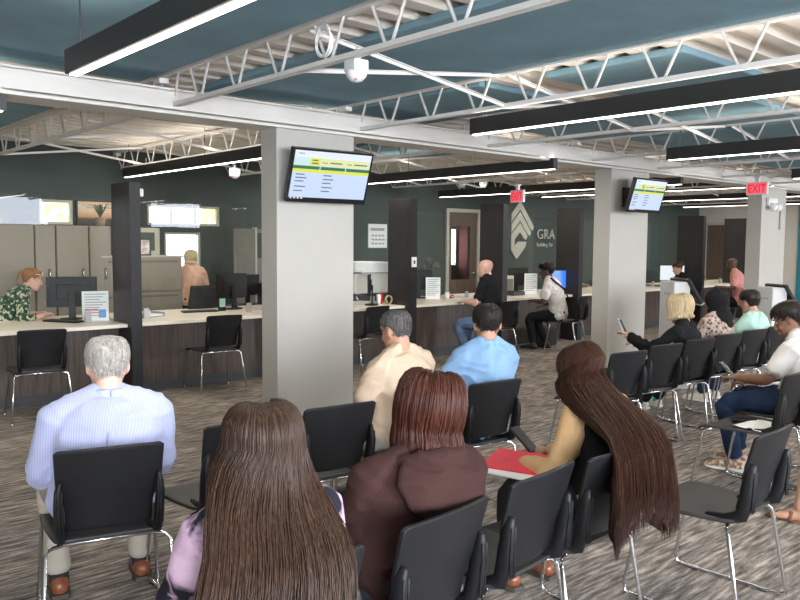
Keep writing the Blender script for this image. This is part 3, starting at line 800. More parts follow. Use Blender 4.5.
# ---------------------------------------------------------------- televisions
def television(c, yaw, tilt, W, label, colx):
    t = thing('television', label, 'television', c, 0)
    H = W*.575
    r = bpy.data.objects.new('tv_panel', None)
    Mx = Matrix.Rotation(yaw, 4, 'Z') @ Matrix.Rotation(tilt, 4, 'X')
    def put(o): o.matrix_local = Mx; return o
    cas = put(MB().box(-W/2,W/2,0,.045,-H/2,H/2).box(-W*.3,W*.3,.045,.075,-H*.3,H*.3).build('casing', black_gloss, t, bevel=.004))
    bz = MB(); q = .016
    bz.box(-W/2,W/2,-.006,0,-H/2,-H/2+q*1.6).box(-W/2,W/2,-.006,0,H/2-q,H/2).box(-W/2,-W/2+q,-.006,0,-H/2+q,H/2-q).box(W/2-q,W/2,-.006,0,-H/2+q,H/2-q)
    put(bz.build('bezel', black_gloss, t))
    w = W-2*q; h = H-2.6*q; z0 = -H/2+1.6*q; x0 = -w/2
    def rect(u0, u1, v0, v1, y=-.002): return (x0+u0*w, x0+u1*w, y-.0006, y, z0+v0*h, z0+v1*h)
    sc = put(MB().box(*rect(0,1,0,1)).build('screen', screen_base, t))
    put(MB().box(*rect(0,1,.86,1,-.0026)).build('screen_band', scr_white, t))
    put(MB().box(*rect(0,.19,.70,.86,-.0028)).build('screen_badge', scr_mint, t))
    put(MB().box(*rect(.19,.99,.70,.86,-.0026)).build('screen_heading', scr_pale_y, t))
    put(MB().box(*rect(.21,.33,.71,.85,-.0032)).build('screen_badge', scr_yellow, t))
    put(MB().box(*rect(0,.335,.625,.69,-.003)).box(*rect(.35,.67,.625,.69,-.003)).box(*rect(.685,1,.625,.69,-.003)).build('screen_rule', scr_green, t))
    put(MB().box(*rect(0,1,.56,.62,-.003)).build('screen_strip', scr_yellow, t))
    l = MB()
    for u, vs_ in ((.05,(.50,.43,.36,.25,.16)),(.40,(.50,.42,.34,.25,.17))):
        for k, v in enumerate(vs_): l.box(*rect(u,u+.11+.03*(k%2),v,v+.022,-.003))
    l.box(*rect(.23,.30,.80,.825,-.0036)).box(*rect(.225,.31,.74,.765,-.0036)).box(*rect(.46,.62,.765,.79,-.0034)).box(*rect(.78,.96,.765,.79,-.0034)).box(*rect(.05,.12,.93,.945,-.0034)).box(*rect(.36,.43,.765,.78,-.0034)).box(*rect(.69,.75,.765,.78,-.0034))
    put(l.build('screen_lines', scr_ink, t))
    put(MB().box(*rect(0,1,0,.035,-.003)).build('taskbar', black_gloss, t))
    ic = MB()
    for k in range(4): ic.box(*rect(.02+k*.045,.045+k*.045,.006,.03,-.0036))
    put(ic.build('taskbar_icons', scr_white, t))
    yb = 5.272-c[1]
    mt = MB(); mt.box(colx-c[0]-.12,colx-c[0]+.12,yb-.02,yb,-.12,.12); mt.loft([(colx-c[0],yb-.01,0),((colx-c[0])*.5,yb*.6,-.01),(0,.06,0)], [.03,.025,.03], n=8)
    mt.build('wall_bracket', black_plastic, t)
    return t
television((3.77,5.05,2.116), -.08, .334, .745, 'larger wall television with a yellow banded queue screen on the near column', 3.8)
television((8.33,4.93,2.165), .0, .294, .70, 'smaller wall television with a queue screen on the second column', 8.45)

# ---------------------------------------------------------------- exit signs, detectors, switches
def exit_sign(loc, rz, label, sx=1.):
    t = thing('exit_sign', label, 'exit sign', loc, rz); t.scale = (.88,.88,.88)
    MB().box(-.165*sx,.165*sx,-.022,.022,-.10,.10).build('housing', white_plastic, t, bevel=.004)
    MB().box(-.150*sx,.150*sx,-.025,-.022,-.088,.088).build('face', exit_red, t)
    MB().box(-.150*sx,.150*sx,.022,.025,-.088,.088).build('face', exit_red, t)
    text_mesh('lettering', 'EXIT', .175, exit_letter, t, (0,-.0255,-.062), ext=.001, sx=.78, bold=True)
    MB().box(-.03,.03,-.02,.02,.10,.17).box(-.05,.05,-.03,.03,.17,.19).build('canopy', white_plastic, t)
    return t
exit_sign((10.95,4.80,2.385), -1.55, 'red and white EXIT sign hanging in front of the third column')
exit_sign((8.75,7.25,2.272), -1.78, 'small red exit sign hanging over the logo wall, seen from the side')
def emergency_light():
    t = thing('emergency_light', 'white twin-head emergency light high on the third column', 'emergency light', (12.52,5.27,2.27))
    MB().box(-.16,.16,-.05,.0,-.06,.06).build('housing', white_plastic, t, bevel=.01)
    for sx in (-.09,.09): MB().loft([(sx,-.05,-.05),(sx,-.10,-.10)], [.05,.06], n=14).build('lamp_head', white_plastic, t, smooth=True)
emergency_light()
tag(MB().box(12.86,12.97,5.245,5.273,1.85,2.25).build('wall_sign', grey_paint, bevel=.004), 'narrow grey sign plate on the third column', 'sign')
def detector(loc, label, big=1.):
    t = thing('motion_sensor', label, 'sensor', loc)
    MB().box(-.055*big,.055*big,-.055*big,.055*big,0,.075*big).build('housing', white_plastic, t, bevel=.008)
    MB().loft([(0,0,0),(0,0,-.025*big)], [.068*big,.06*big], n=20).build('collar', white_plastic, t, smooth=True)
    MB().ell((0,0,-.028*big), .05*big,.05*big,.030*big).build('dome', white_plastic, t, smooth=True)
    MB().ell((-.028*big,-.030*big,-.046*big), .008*big,.008*big,.006*big).build('lens', ink_red, t, smooth=True)
    MB().tube([(0,0,.075*big),(0,0,.16*big)], .004, 6).build('hanger_rod', silver, t)
    return t
detector((2.585,3.24,2.482), 'white boxy dome sensor hanging from the nearest joist', .86)
detector((4.25,9.6,2.50), 'white sensor on a joist end above the dark divider at left', .9)
detector((4.20,7.3,2.30), 'white sensor below the joist, just left of the near column', .8)
detector((5.5,7.6,2.46), 'white sensor right of the larger television, under the deck', .9)
detector((9.42,9.0,2.56), 'white sensor above the glazed staff door, left one of two', .9)
detector((9.95,9.0,2.58), 'white sensor above the glazed staff door, right one of two', .9)
detector((10.6,5.9,2.45), 'white sensor left of the hanging EXIT sign', .8)
co = MB()
for k in range(4):
    pts = [V((2.50+.014*k+.012*math.cos(a+k), 3.42+.012*k+.082*math.cos(a)*(1-.10*k), 2.665+.085*math.sin(a)*(1-.07*k))) for a in [2*PI*i/20 for i in range(21)]]
    co.tube(pts, .0048, 6)
co.tube([(2.56,3.42,2.60),(2.56,3.36,2.58),(2.58,3.2,2.55)], .0038, 6)
tag(co.build('cable_coil', white_plastic, smooth=True), 'coiled white cable hooked on the nearest joist beside the dome sensor', 'cable')
def switch(loc, label, rz=0., s=1.):
    t = thing('wall_switch', label, 'switch', loc, rz)
    MB().box(-.04*s,.04*s,-.008,0,-.06*s,.06*s).build('plate', white_plastic, t, bevel=.003)
    MB().box(-.012*s,.012*s,-.014,-.008,-.02*s,.02*s).build('button', dark_grey, t)
switch((7.01,7.55,1.34), 'white switch plate on the divider edge right of the near column', 0, 1.1)
tag(MB().box(3.275,3.345,7.62,7.66,2.04,2.12).build('door_chime', white_plastic, bevel=.012), 'small white box high on the side of the left dark divider', 'chime')
tag(MB().box(14.62,14.73,10.56,10.602,2.02,2.16).build('alarm_strobe', white_plastic, bevel=.012), 'white wall strobe on the green wall high up beside the lettering', 'alarm')
tag(MB().box(14.2,14.34,10.56,10.602,2.15,2.33).build('alarm_strobe', white_plastic, bevel=.012), 'white wall strobe on the green wall above the logo lettering', 'alarm')

# ---------------------------------------------------------------- wall logo and lettering
lg = thing('wall_logo', 'pale chevron diamond emblem on the dark green wall', 'logo', (12.86,10.6,1.935)); lg_m = mat('logo_plate', (.56,.55,.47), .6, var=.03)
def band(pts): return MB().prism(pts, -.03, -.004)
# three nested chevrons pointing up, open to the left, and a hooked base
band([(-.28,.28),(0,.56),(.46,.02),(.42,-.07),(.33,-.02),(0,.37),(-.28,.10)]).build('chevron', lg_m, lg)
band([(-.28,.06),(0,.33),(.37,-.10),(.33,-.19),(.24,-.13),(0,.14),(-.28,-.12)]).build('chevron', lg_m, lg)
band([(-.28,-.16),(0,.10),(.25,-.18),(.21,-.26),(.13,-.24),(0,-.10),(-.17,-.26),(-.17,-.40),(-.05,-.30),(.22,-.30),(.18,-.42),(-.08,-.66),(-.12,-.66),(-.28,-.48)]).build('chevron', lg_m, lg)
wl = thing('wall_lettering', 'pale raised lettering on the green wall right of the emblem', 'lettering', (13.4,10.6,1.70))
text_mesh('letters', 'GRA', .30, lg_m, wl, (.02,-.03,.0), ext=.010, sx=1.05, align='LEFT')
text_mesh('small_letters', 'Building Str', .125, lg_m, wl, (.02,-.03,-.17), ext=.005, sx=1.0, align='LEFT')

# ---------------------------------------------------------------- behind the counters
cab_x = [2.02,2.44,2.85,3.085,3.47,3.74]
for i, (a, b_) in enumerate(zip(cab_x, cab_x[1:])):
    nm = ['cut by the left edge','second from the left edge','narrow, behind the woman in the floral blouse','above the black monitor','beside the dark divider'][i]
    t = thing('storage_cabinet', 'tall tan steel storage cabinet ' + nm, 'cabinet', ((a+b_)/2, 9.5, 0), 0, 'tall tan cabinets'); w = (b_-a)/2-.004
    MB().box(-w,w,.0,.45,0,1.77).build('body', tan_steel, t, bevel=.004)
    MB().box(-w+.006,w-.006,-.016,0,.06,1.755).build('door', tan_steel, t, bevel=.003)
    h = MB().box(w-.09,w-.06,-.022,-.016,1.12,1.26); h.build('handle_plate', dark_grey, t)
    MB().loft([(w-.075,-.026,1.15),(w-.075,-.04,1.18),(w-.075,-.026,1.24)], [.008,.01,.008], n=8).build('handle', chrome, t, smooth=True)
def painting():
    t = thing('painting', 'sunset landscape painting on the green wall above the tan cabinets', 'painting', (3.96,10.6,1.955))
    MB().box(-.25,.25,-.04,-.002,-.17,.17).build('frame', ink, t)
    m = ramp_mat('sunset', 'gradient', 1, [(.0,(.05,.045,.04)),(.28,(.10,.075,.055)),(.36,(.55,.30,.16)),(.6,(.80,.56,.34)),(.8,(.78,.66,.50)),(1.,(.70,.38,.16))], rough=.7, rot=(0,PI/2,0), stretch=(1,1,1))
    # the gradient runs up the canvas
    mp = [n for n in m.node_tree.nodes if n.type == 'MAPPING'][0]; mp.inputs['Rotation'].default_value = (0, PI/2, 0); mp.inputs['Scale'].default_value = (3., 3., 3.); mp.inputs['Location'].default_value = (.5,0,0)
    MB().box(-.235,.235,-.045,-.04,-.155,.155).build('canvas', m, t)
painting()
def plant():
    t = thing('potted_plant', 'spiky potted plant on top of the tan cabinet beside the dark divider', 'plant', (3.66,9.62,1.772))
    MB().loft([(0,0,.0),(0,0,.10)], [.05,.065], n=16, cap=.02).build('pot', mat('clay', (.25,.16,.10), .8), t, smooth=True)
    lv = MB(); rr = random.Random(3)
    for k in range(34):
        a = rr.random()*6.28; l = .12+.10*rr.random()
        q = [V((0,0,.09)), V((math.cos(a)*l*.4, math.sin(a)*l*.4, .09+l*.8)), V((math.cos(a)*l, math.sin(a)*l, .09+l*.75))]
        lv.loft(q, [(.008,.002),(.009,.002),(.001,.001)], ref=(-math.sin(a),math.cos(a),0), n=6)
    lv.build('foliage', mat('plant_green', (.10,.16,.06), .6, var=.3), t, smooth=True)
plant()
# lateral file with framed photograph
t = thing('filing_cabinet', 'wide tan lateral filing cabinet right of the left dark divider', 'filing cabinet', (4.15,9.5,0))
MB().box(-.52,.52,0,.46,0,1.385).build('body', tan_steel, t, bevel=.004)
MB().box(-.54,.54,-.02,.47,1.385,1.405).build('top', mat('tan_top', (.42,.38,.31), .5), t)
for k in range(3):
    z = .08+k*.44
    dd = MB().box(-.50,.50,-.018,0,z,z+.42).build('drawer', tan_steel, t, bevel=.003)
    MB().box(-.46,.46,-.024,-.018,z+.36,z+.385).build('drawer_pull', tan_dark, dd)
t = thing('picture_frame', 'small framed photograph standing on the tan filing cabinet', 'picture frame', (4.15,9.58,1.405))
MB().box(-.14,.14,0,.02,0,.22).build('frame', ink, t); MB().box(-.115,.115,-.004,0,.02,.20).build('photo', ramp_mat('photo_print', 'noise', 14, [(.35,(.75,.70,.62)),(.6,(.35,.28,.25))], rough=.4), t)
t = thing('picture_frame', 'taller cream framed picture behind the small photograph on the filing cabinet', 'picture frame', (4.30,9.85,1.405))
MB().box(-.23,.23,0,.03,0,.36).build('frame', mat('cream_frame', (.40,.36,.28), .5), t); MB().box(-.16,.16,-.004,0,.06,.30).build('mount', green_wall, t)
# glazed office corner seen left of the near column
t = thing('office_partition', 'beige framed office partition with a glazed panel, left of the near column', 'partition', (6.05,9.9,0))
MB().box(-.35,-.02,0,.06,0,1.78).box(-.02,.40,0,.06,0,1.35).box(-.02,.40,0,.06,1.72,1.78).box(.32,.40,0,.06,1.35,1.72).build('panel', mat('beige_partition', (.20,.19,.16), .8), t)
MB().box(-.03,-.0,-.01,.07,0,1.80).box(.38,.42,-.01,.07,0,1.80).build('post', alu, t)
MB().box(-.02,.34,.02,.03,1.35,1.72).build('glazing', pane_glass, t)
tag(MB().box(8.73,9.16,10.585,10.6,1.50,1.92).build('notice', paper, bevel=0), 'white printed notice on the green wall right of the near column', 'notice')
n_o = bpy.data.objects['notice']
nl = MB(); nl.box(8.78,9.10,10.582,10.5851,1.80,1.85)
for k in range(3):
    z = 1.73-.07*k
    for j in range(4): nl.box(8.80+j*.08,8.855+j*.08+.01*(k%2),10.582,10.5851,z-.03,z)
o = nl.build('notice_print', ink_grey, n_o)

# ---------------------------------------------------------------- office equipment
def monitor(loc, rz, label, w=.50, h=.30, screen=None, sh=.13):
    t = thing('monitor', label, 'monitor', loc, rz, None)
    MB().box(-w/2,w/2,-.012,.012,sh,sh+h).box(-w*.3,w*.3,.012,.03,sh+h*.25,sh+h*.75).build('casing', black_plastic, t, bevel=.004)
    MB().box(-w/2+.012,w/2-.012,-.0145,-.012,sh+.015,sh+h-.012).build('screen', screen or black_gloss, t)
    MB().box(-.035,.035,.03,.05,.01,sh+h*.5).build('stand', black_plastic, t, bevel=.003)
    MB().loft([(0,.03,0.001),(0,.03,.014)], [(.13,.09),(.12,.085)], n=24, cap=.02).build('base', black_plastic, t)
    return t
monitor((2.90,8.45,.76), PI-.35, 'black monitor seen from behind in front of the woman in the floral blouse', .50, .32)
def keyboard(loc, rz, label):
    t = thing('keyboard', label, 'keyboard', loc, rz)
    MB().box(-.21,.21,-.065,.065,.0,.016).build('case', black_plastic, t, bevel=.004)
    k = MB()
    for i in range(14):
        for j in range(5): k.box(-.200+i*.0287,-.200+i*.0287+.023,-.058+j*.0235,-.058+j*.0235+.019,.016,.021)
    k.build('keys', dark_grey, t); return t
keyboard((2.72,8.20,.76), PI/2+.5, 'black keyboard under the hands of the woman in the floral blouse')
monitor((4.86,8.55,.76), PI+.25, 'black monitor seen from behind on the counter left of the near column', .50, .31)
keyboard((4.35,8.40,.76), PI-.2, 'low black keyboard beside the monitor left of the near column')
def sign_holder(loc, rz, w, h, label, col=True):
    t = thing('sign_holder', label, 'sign', loc, rz)
    MB().box(-w/2,w/2,-.003,.003,.004,h).build('sheet', paper, t)
    MB().box(-w/2-.003,w/2+.003,+.004,.0055,.0,h+.004).build('acrylic', pane_glass, t)
    MB().box(-w/2,w/2,-.05,.05,0,.004).build('foot', white_plastic, t)
    l = MB()
    for k in range(9): l.box(-w*.40,w*(.40-.12*((k*7)%3)),-.0038,-.003,h*(.90-.09*k)-.006,h*(.90-.09*k)+.004)
    l.build('print', ink_grey, t)
    if col:
        MB().box(-w*.4,w*.1,-.0042,-.003,h*.36,h*.40).box(-w*.4,w*.2,-.0042,-.003,h*.26,h*.29).build('red_print', ink_red, t)
        MB().box(w*.12,w*.40,-.0042,-.003,h*.10,h*.38).build('blue_print', ink_blue, t)
    return t
sign_holder((3.02,8.12,.76), -.30, .26, .31, 'white printed notice in a clear stand beside the monitor at left')
sign_holder((8.10,8.30,.762), -.62, .22, .32, 'white paper notice on a stand beside the bald man\'s counter screen', False)
sign_holder((10.18,8.12,.762), -.6, .22, .34, 'white paper notice in front of the person in the white shirt', False)
monitor((8.02,8.55,.762), PI-.5, 'black monitor seen from the side behind the bald man\'s paper notice', .46, .30)
monitor((10.16,8.45,.762), PI-.5, 'black monitor left of the person in the white shirt', .48, .30)
monitor((10.52,7.86,.762), -.25, 'monitor with a bright blue screen behind the person in the white shirt', .50, .31, scr_blue, .09)
def tray(loc, rz, label):
    t = thing('document_tray', label, 'tray', loc, rz)
    MB().box(-.15,.15,-.11,.11,0,.01).box(-.15,-.14,-.11,.11,.01,.05).box(.14,.15,-.11,.11,.01,.05).build('tray', grey_plastic, t, bevel=.003)
    for k in range(3): MB().box(-.13+.01*k,.12+.008*k,-.10,.09,.011+.006*k,.016+.006*k).build('sheet', paper, t)
tray((3.62,8.20,.76), .3, 'low tray of papers on the counter right of the left dark divider')
t = thing('card_reader', 'small green screened card reader in front of the monitor left of the near column', 'card reader', (4.62,8.35,.76), -.2)
MB().box(-.045,.045,0,.03,0,.16).build('body', black_plastic, t, bevel=.005); MB().box(-.035,.035,-.003,0,.05,.15).build('screen', mat('mint_card', (.35,.60,.45), .5), t)
t = thing('battery_unit', 'black box with white and yellow labels at the near column', 'box', (5.62,8.75,.76), -.2)
MB().box(-.14,.14,0,.3,0,.28).build('case', black_plastic, t, bevel=.008); MB().box(-.04,.10,-.003,0,.13,.19).build('white_label', paper, t); MB().box(.02,.08,-.003,0,.05,.10).build('yellow_label', yellow, t)
MB().box(-.05,.10,-.003,0,.22,.25).build('silver_label', silver, t)
# printer bay right of the near column
t = thing('printer', 'white office printer on the counter right of the near column', 'printer', (6.98,8.60,.762), 0)
MB().box(-.30,.30,-.22,.28,.12,.40).build('body', cream_plastic, t, bevel=.015)
MB().box(-.32,.32,-.25,.30,.42,.56).build('scanner_lid', white_plastic, t, bevel=.015)
MB().box(-.26,.26,-.30,.0,.405,.42).build('output_tray', grey_plastic, t)
MB().box(-.31,.31,-.23,.28,0,.115).build('paper_drawer', dark_grey, t, bevel=.01)
MB().box(-.24,.24,-.29,-.02,.42,.435).build('printed_sheets', paper, t)
def stack(loc, rz, label, n=6):
    t = thing('paper_stack', label, 'papers', loc, rz); rr = random.Random(n)
    for k in range(n): 
        a = rr.uniform(-.1,.1); MB().obox(Matrix.Translation((rr.uniform(-.012,.012), rr.uniform(-.012,.012), .003+k*.006)) @ Matrix.Rotation(a,4,'Z'), .21,.28,.005).build('sheet', paper, t)
stack((6.72,8.22,.76), .3, 'pile of paper sheets in front of the office printer', 5)
stack((8.42,8.0,.76), .5, 'pile of white papers on the counter in front of the bald man', 3)
stack((9.35,8.2,.76), .1, 'pile of papers on the counter left of the person in the white shirt', 4)
t = thing('magazine_rack', 'white leaflet leaning in a black upright holder by the printer', 'holder', (6.78,8.42,.76), .3)
MB().box(-.12,.12,.02,.10,0,.06).build('base', black_plastic, t); MB().obox(Matrix.Translation((0,.0,.13))@Matrix.Rotation(.35,4,'Y')@Matrix.Rotation(-.3,4,'X'), .16,.006,.22).build('leaflet', paper, t)
MB().obox(Matrix.Translation((.10,.04,.13))@Matrix.Rotation(.35,4,'Y')@Matrix.Rotation(-.3,4,'X'), .03,.01,.20).build('yellow_folder', yellow, t)
t = thing('sanitizer_bottle', 'red pump bottle on the counter beside the printer', 'bottle', (6.86,8.05,.76))
MB().loft([(0,0,.005),(0,0,.11),(0,0,.14),(0,0,.155)], [.034,.034,.02,.012], n=16, cap=.05).build('bottle', red_p, t, smooth=True)
MB().loft([(0,0,.155),(0,0,.19),(-.03,-.01,.19)], [.006,.006,.005], n=8).build('pump', white_plastic, t, smooth=True)
t = thing('tape_roll', 'green and cream tape roll standing beside the red pump bottle', 'tape', (6.90,7.93,.76))
tp = MB(); tp.loft([V((.055*math.cos(a),0,.062+.055*math.sin(a))) for a in [2*PI*i/24 for i in range(25)]], [(.02,.008)]*25, ref=(0,1,0), n=8, cap=.01); tp.build('roll', mat('olive_tape', (.45,.42,.25), .6), t, smooth=True)
tag(MB().loft([(6.74,7.95,.761),(6.74,7.95,.90)], [.028,.03], n=16, cap=.05).build('paper_cup', white_plastic, smooth=True), 'small white paper cup left of the red pump bottle', 'cup')
monitor((6.60,7.98,.76), PI+.8, 'black monitor edge-on beside the printer bay bottles', .30, .28)
t = thing('desk_fan', 'round dark desk fan in the bay behind the bald man\'s notice', 'fan', (8.52,8.80,.762), -.7)
MB().loft([(0,.0,.0),(0,0,.02)], [.11,.10], n=20, cap=.02).loft([(0,0,.02),(0,0,.32)], [.016,.016], n=8).build('stand', dark_grey, t, smooth=True)
fg = MB()
for k in range(28):
    a = 2*PI*k/28; fg.tube([(.03*math.cos(a),-.06,.47+.03*math.sin(a)),(.10*math.cos(a),-.055,.47+.10*math.sin(a)),(.155*math.cos(a),-.01,.47+.155*math.sin(a))], .0022, 5)
for r_ in (.155,.10,.04): fg.tube([V((r_*math.cos(a),-.012-(.155-r_)*.4,.47+r_*math.sin(a))) for a in [2*PI*i/28 for i in range(29)]], .004, 6)
fg.build('grille', mat('olive_grey', (.10,.11,.09), .6), t, smooth=True)
fb = MB()
for k in range(4):
    a = k*PI/2; fb.loft([(.03*math.cos(a),.01,.47+.03*math.sin(a)),(.08*math.cos(a+.2),.015,.47+.08*math.sin(a+.2)),(.135*math.cos(a+.25),.01,.47+.135*math.sin(a+.25))], [(.02,.004),(.05,.004),(.04,.003)], ref=(-math.sin(a),.35,math.cos(a)), n=8)
fb.build('blades', mat('fan_blades', (.14,.16,.13), .5), t, smooth=True)
MB().loft([(0,.02,.47),(0,.12,.47)], [.05,.045], n=14).build('motor', dark_grey, t, smooth=True)
t = thing('cash_tray', 'low dark box on the counter left of the person in the white shirt', 'box', (9.75,8.12,.76), .1); MB().box(-.16,.16,-.11,.11,0,.06).build('case', dark_grey, t, bevel=.006); MB().box(-.15,.15,-.10,.10,.06,.068).build('lid', black_plastic, t)
tag(MB().loft([(8.28,8.18,.761),(8.28,8.18,.86)], [.032,.036], n=16, cap=.05).build('paper_cup', white_plastic, smooth=True), 'white paper cup on the counter by the bald man\'s hands', 'cup')
t = thing('bag', 'black bag on the floor under the chair of the person in the white shirt', 'bag', (9.75,7.5,0)); 
MB().box(-.24,.24,-.09,.09,0.005,.30).build('body', mat('black_cloth', (.02,.02,.022), .85, bump=.3, bscale=40), t, bevel=.04); MB().loft([(-.1,0,.30),(-.08,0,.38),(.08,0,.38),(.1,0,.30)], [.01]*4, n=8).build('handle', black_rubber, t, smooth=True)
t = thing('cardboard_organizer', 'cream desk organizer behind the paper notice of the person in white', 'organizer', (9.92,8.45,.762)); MB().box(-.10,.10,-.1,.1,0,.30).build('body', mat('cream_card', (.55,.50,.38), .8), t, bevel=.004); MB().box(-.08,.08,-.104,-.1,.05,.25).build('front_slot', tan_dark, t)
t = thing('office_desk', 'dark return desk behind the woman with the bun', 'desk', (14.5,8.45,0)); MB().box(-.34,.34,-.40,.35,.72,.76).build('top', dark_grey, t); MB().box(-.34,-.30,-.33,.33,0,.72).box(-.30,.34,.29,.33,0,.72).build('side', dark_grey, t)
t = thing('stapler', 'small red stapler on the counter beside the bald man\'s paper notice', 'stapler', (8.42,8.22,.762), .4); MB().box(-.07,.07,-.018,.018,0,.012).build('base', dark_grey, t, bevel=.003); MB().loft([(-.07,0,.03),(0,0,.042),(.07,0,.030)], [(.016,.014),(.018,.018),(.014,.010)], n=10).build('arm', red_p, t, smooth=True)
# second desk line behind the salmon worker
t = thing('office_desk', 'dark desk behind the glass left of the near column', 'desk', (5.3,9.0,0)); MB().box(-.5,.5,0,.5,.70,.74).build('top', dark_grey, t); MB().box(-.5,-.46,.02,.48,0,.70).box(.46,.5,.02,.48,0,.70).build('side', dark_grey, t)
monitor((5.45,9.2,.74), PI, 'dark monitor on the inner desk left of the near column', .40, .28)
t = thing('plastic_bag', 'crumpled clear plastic bag on the inner desk left of the near column', 'bag', (5.72,9.15,.74))
pb = MB().ell((0,0,.13), .11,.09,.14, nu=18, nv=12)
for i, p in enumerate(pb.v): 
    k = 1+.35*noise.noise(V(p)*18); pb.v[i] = (p[0]*k, p[1]*k, max(.003,p[2]*k))
pb.build('bag_body', mat('milky_plastic', (.42,.38,.42), .3), t)
def office_chair(loc, rz, label):
    t = thing('office_chair', label, 'office chair', loc, rz)
    b = MB().sheet(10,10, lambda u,v: ((u-.5)*.46*(1-.25*abs(v-.5)), -.24-.06*v+.05*(2*u-1)**2, .55+.50*v), .04, (0,-1,0)); b.build('backrest', mat('black_mesh', (.02,.02,.022), .8), t, smooth=True)
    MB().sheet(8,8, lambda u,v: ((u-.5)*.48, -.22+.46*v, .47-.03*(v>.9)), .06, (0,0,-1)).build('seat', black_plastic, t, smooth=True)
    MB().loft([(0,0,.10),(0,0,.44)], [.03,.03], n=12).build('gas_lift', dark_grey, t)
    for k in range(5):
        a = 2*PI*k/5; MB().loft([(0,0,.10),(.28*math.cos(a),.28*math.sin(a),.07)], [.025,.015], n=8).ell((.28*math.cos(a),.28*math.sin(a),.030), .025,.025,.03).build('leg', black_plastic, t, smooth=True)
    return t
office_chair((2.42,8.95,0), -PI/2-.3, 'black office chair of the woman in the floral blouse')
office_chair((4.62,9.08,0), .1, 'black office chair left of the near column, behind the monitor')
office_chair((8.62,9.25,0), PI, 'black office chair behind the counter of the bald man')

# ---------------------------------------------------------------- check-in kiosks
def kiosk(loc, rz, label, sc=1.):
    t = thing('check_in_kiosk', label, 'kiosk', loc, rz)
    MB().box(-.16*sc,.16*sc,-.09*sc,.09*sc,.02,1.12*sc).build('pedestal', mat('kiosk_white', (.62,.62,.61), .45, var=.02), t, bevel=.01)
    MB().box(-.24*sc,.24*sc,-.22*sc,.22*sc,0,.02).build('foot_plate', silver, t, bevel=.004)
    Mx = Matrix.Translation((0,-.13*sc,1.02*sc)) @ Matrix.Rotation(R(-32), 4, 'X')
    MB().obox(Mx, .40*sc,.035,.30*sc).build('screen_casing', black_plastic, t, bevel=.006)
    MB().obox(Mx @ Matrix.Translation((0,-.019,0)), .37*sc,.004,.27*sc).build('screen', black_gloss, t)
    MB().obox(Mx @ Matrix.Translation((0,-.0,-.154*sc)), .40*sc,.045,.012).build('trim_bar', silver, t)
    l = MB()
    for k in range(3): l.prism([(-.09+k*.055,.98*sc),(-.07+k*.055,1.01*sc),(-.05+k*.055,.98*sc)], .0905*sc, .0925*sc)
    l.build('emblem', ink_grey, t); return t
kiosk((8.15,4.45,0), R(56), 'white check-in kiosk with tilted black screen right of the second column', 1.06)
kiosk((9.15,3.80,0), R(56), 'white check-in kiosk with tilted black screen in front of the third column', 1.0)

# ---------------------------------------------------------------- chairs
def seat_fn(u, v):
    w = .242 - .014*(v > .9) - .055*(1-v)*(1-v)
    x = (2*u-1)*w; y = -.21 + .455*v
    z = .448 - .014*(1-(2*u-1)**2)*math.sin(min(1,v*1.1)*PI*.9) - .030*max(0,(v-.82)/.18)**2 + .012*max(0,(.12-v)/.12)
    return (x, y, z)
def back_fn(u, v):
    q = max(0., (v-.93)/.07); w = .184 + .016*v - .026*(1-math.sqrt(max(0,1-q*q*.9)))
    if v < .45: w -= .026*min(1,(.45-v)/.15)
    x = (2*u-1)*w
    return (x, -.232 - .062*v - .012*v*v + .028*(2*u-1)**2*(1-.4*v), .492 + .333*v - .006*q*(2*u-1)**2*2 + .008*(2*u-1)**2*v)
def chair_shell(t):
    MB().sheet(18,16, seat_fn, .016, (0,0,-1)).build('seat', grey_seat, t, smooth=True, bevel=.003)
    MB().sheet(18,16, back_fn, .014, (0,1,.15)).build('backrest', black_plastic, t, smooth=True, bevel=.003)
    for sg in (-1,1):
        w = MB()
        pts = [(sg*.160,-.07,.440),(sg*.170,-.16,.446),(sg*.178,-.225,.475),(sg*.182,-.243,.54),(sg*.184,-.250,.60),(sg*.183,-.260,.665),(sg*.178,-.268,.70)]
        w.loft(pts, [(.012,.014),(.016,.024),(.018,.030),(.019,.032),(.018,.030),(.015,.024),(.008,.012)], ref=(1,0,0), n=12, cap=.5)
        for k in (-1,0,1):
            w.loft([(sg*(.178+.011*k),-.262-.012+.0*k,.50),(sg*(.182+.011*k),-.274,.56),(sg*(.184+.011*k),-.279,.62),(sg*(.182+.010*k),-.279,.67)], [.0035]*4, n=6)
        w.build('side_bracket', black_plastic, t, smooth=True)
def sled_chair():
    t = thing('stacking_chair', '-', 'chair')
    chair_shell(t)
    for sg in (-1,1):
        p = [(sg*.17,.14,.426),(sg*.215,.17,.420),(sg*.232,.20,.395),(sg*.248,.265,.05),(sg*.249,.255,.020),(sg*.249,.225,.0105),(sg*.249,-.225,.0105),(sg*.249,-.262,.022),(sg*.248,-.262,.05),(sg*.232,-.195,.40),(sg*.215,-.18,.420),(sg*.17,-.17,.426)]
        MB().tube(p, .0085, 10).build('sled_leg', chrome, t, smooth=True)
        for y in (-.16,.17): MB().loft([(sg*.249,y-.02,.004),(sg*.249,y+.02,.004)], [(.011,.004)]*2, ref=(1,0,0), n=8).build('floor_glide', black_rubber, t)
    for y in (-.17,.14): MB().tube([(-.18,y,.428),(.18,y,.428)], .0085).build('crossbar', chrome, t, smooth=True)
    return t
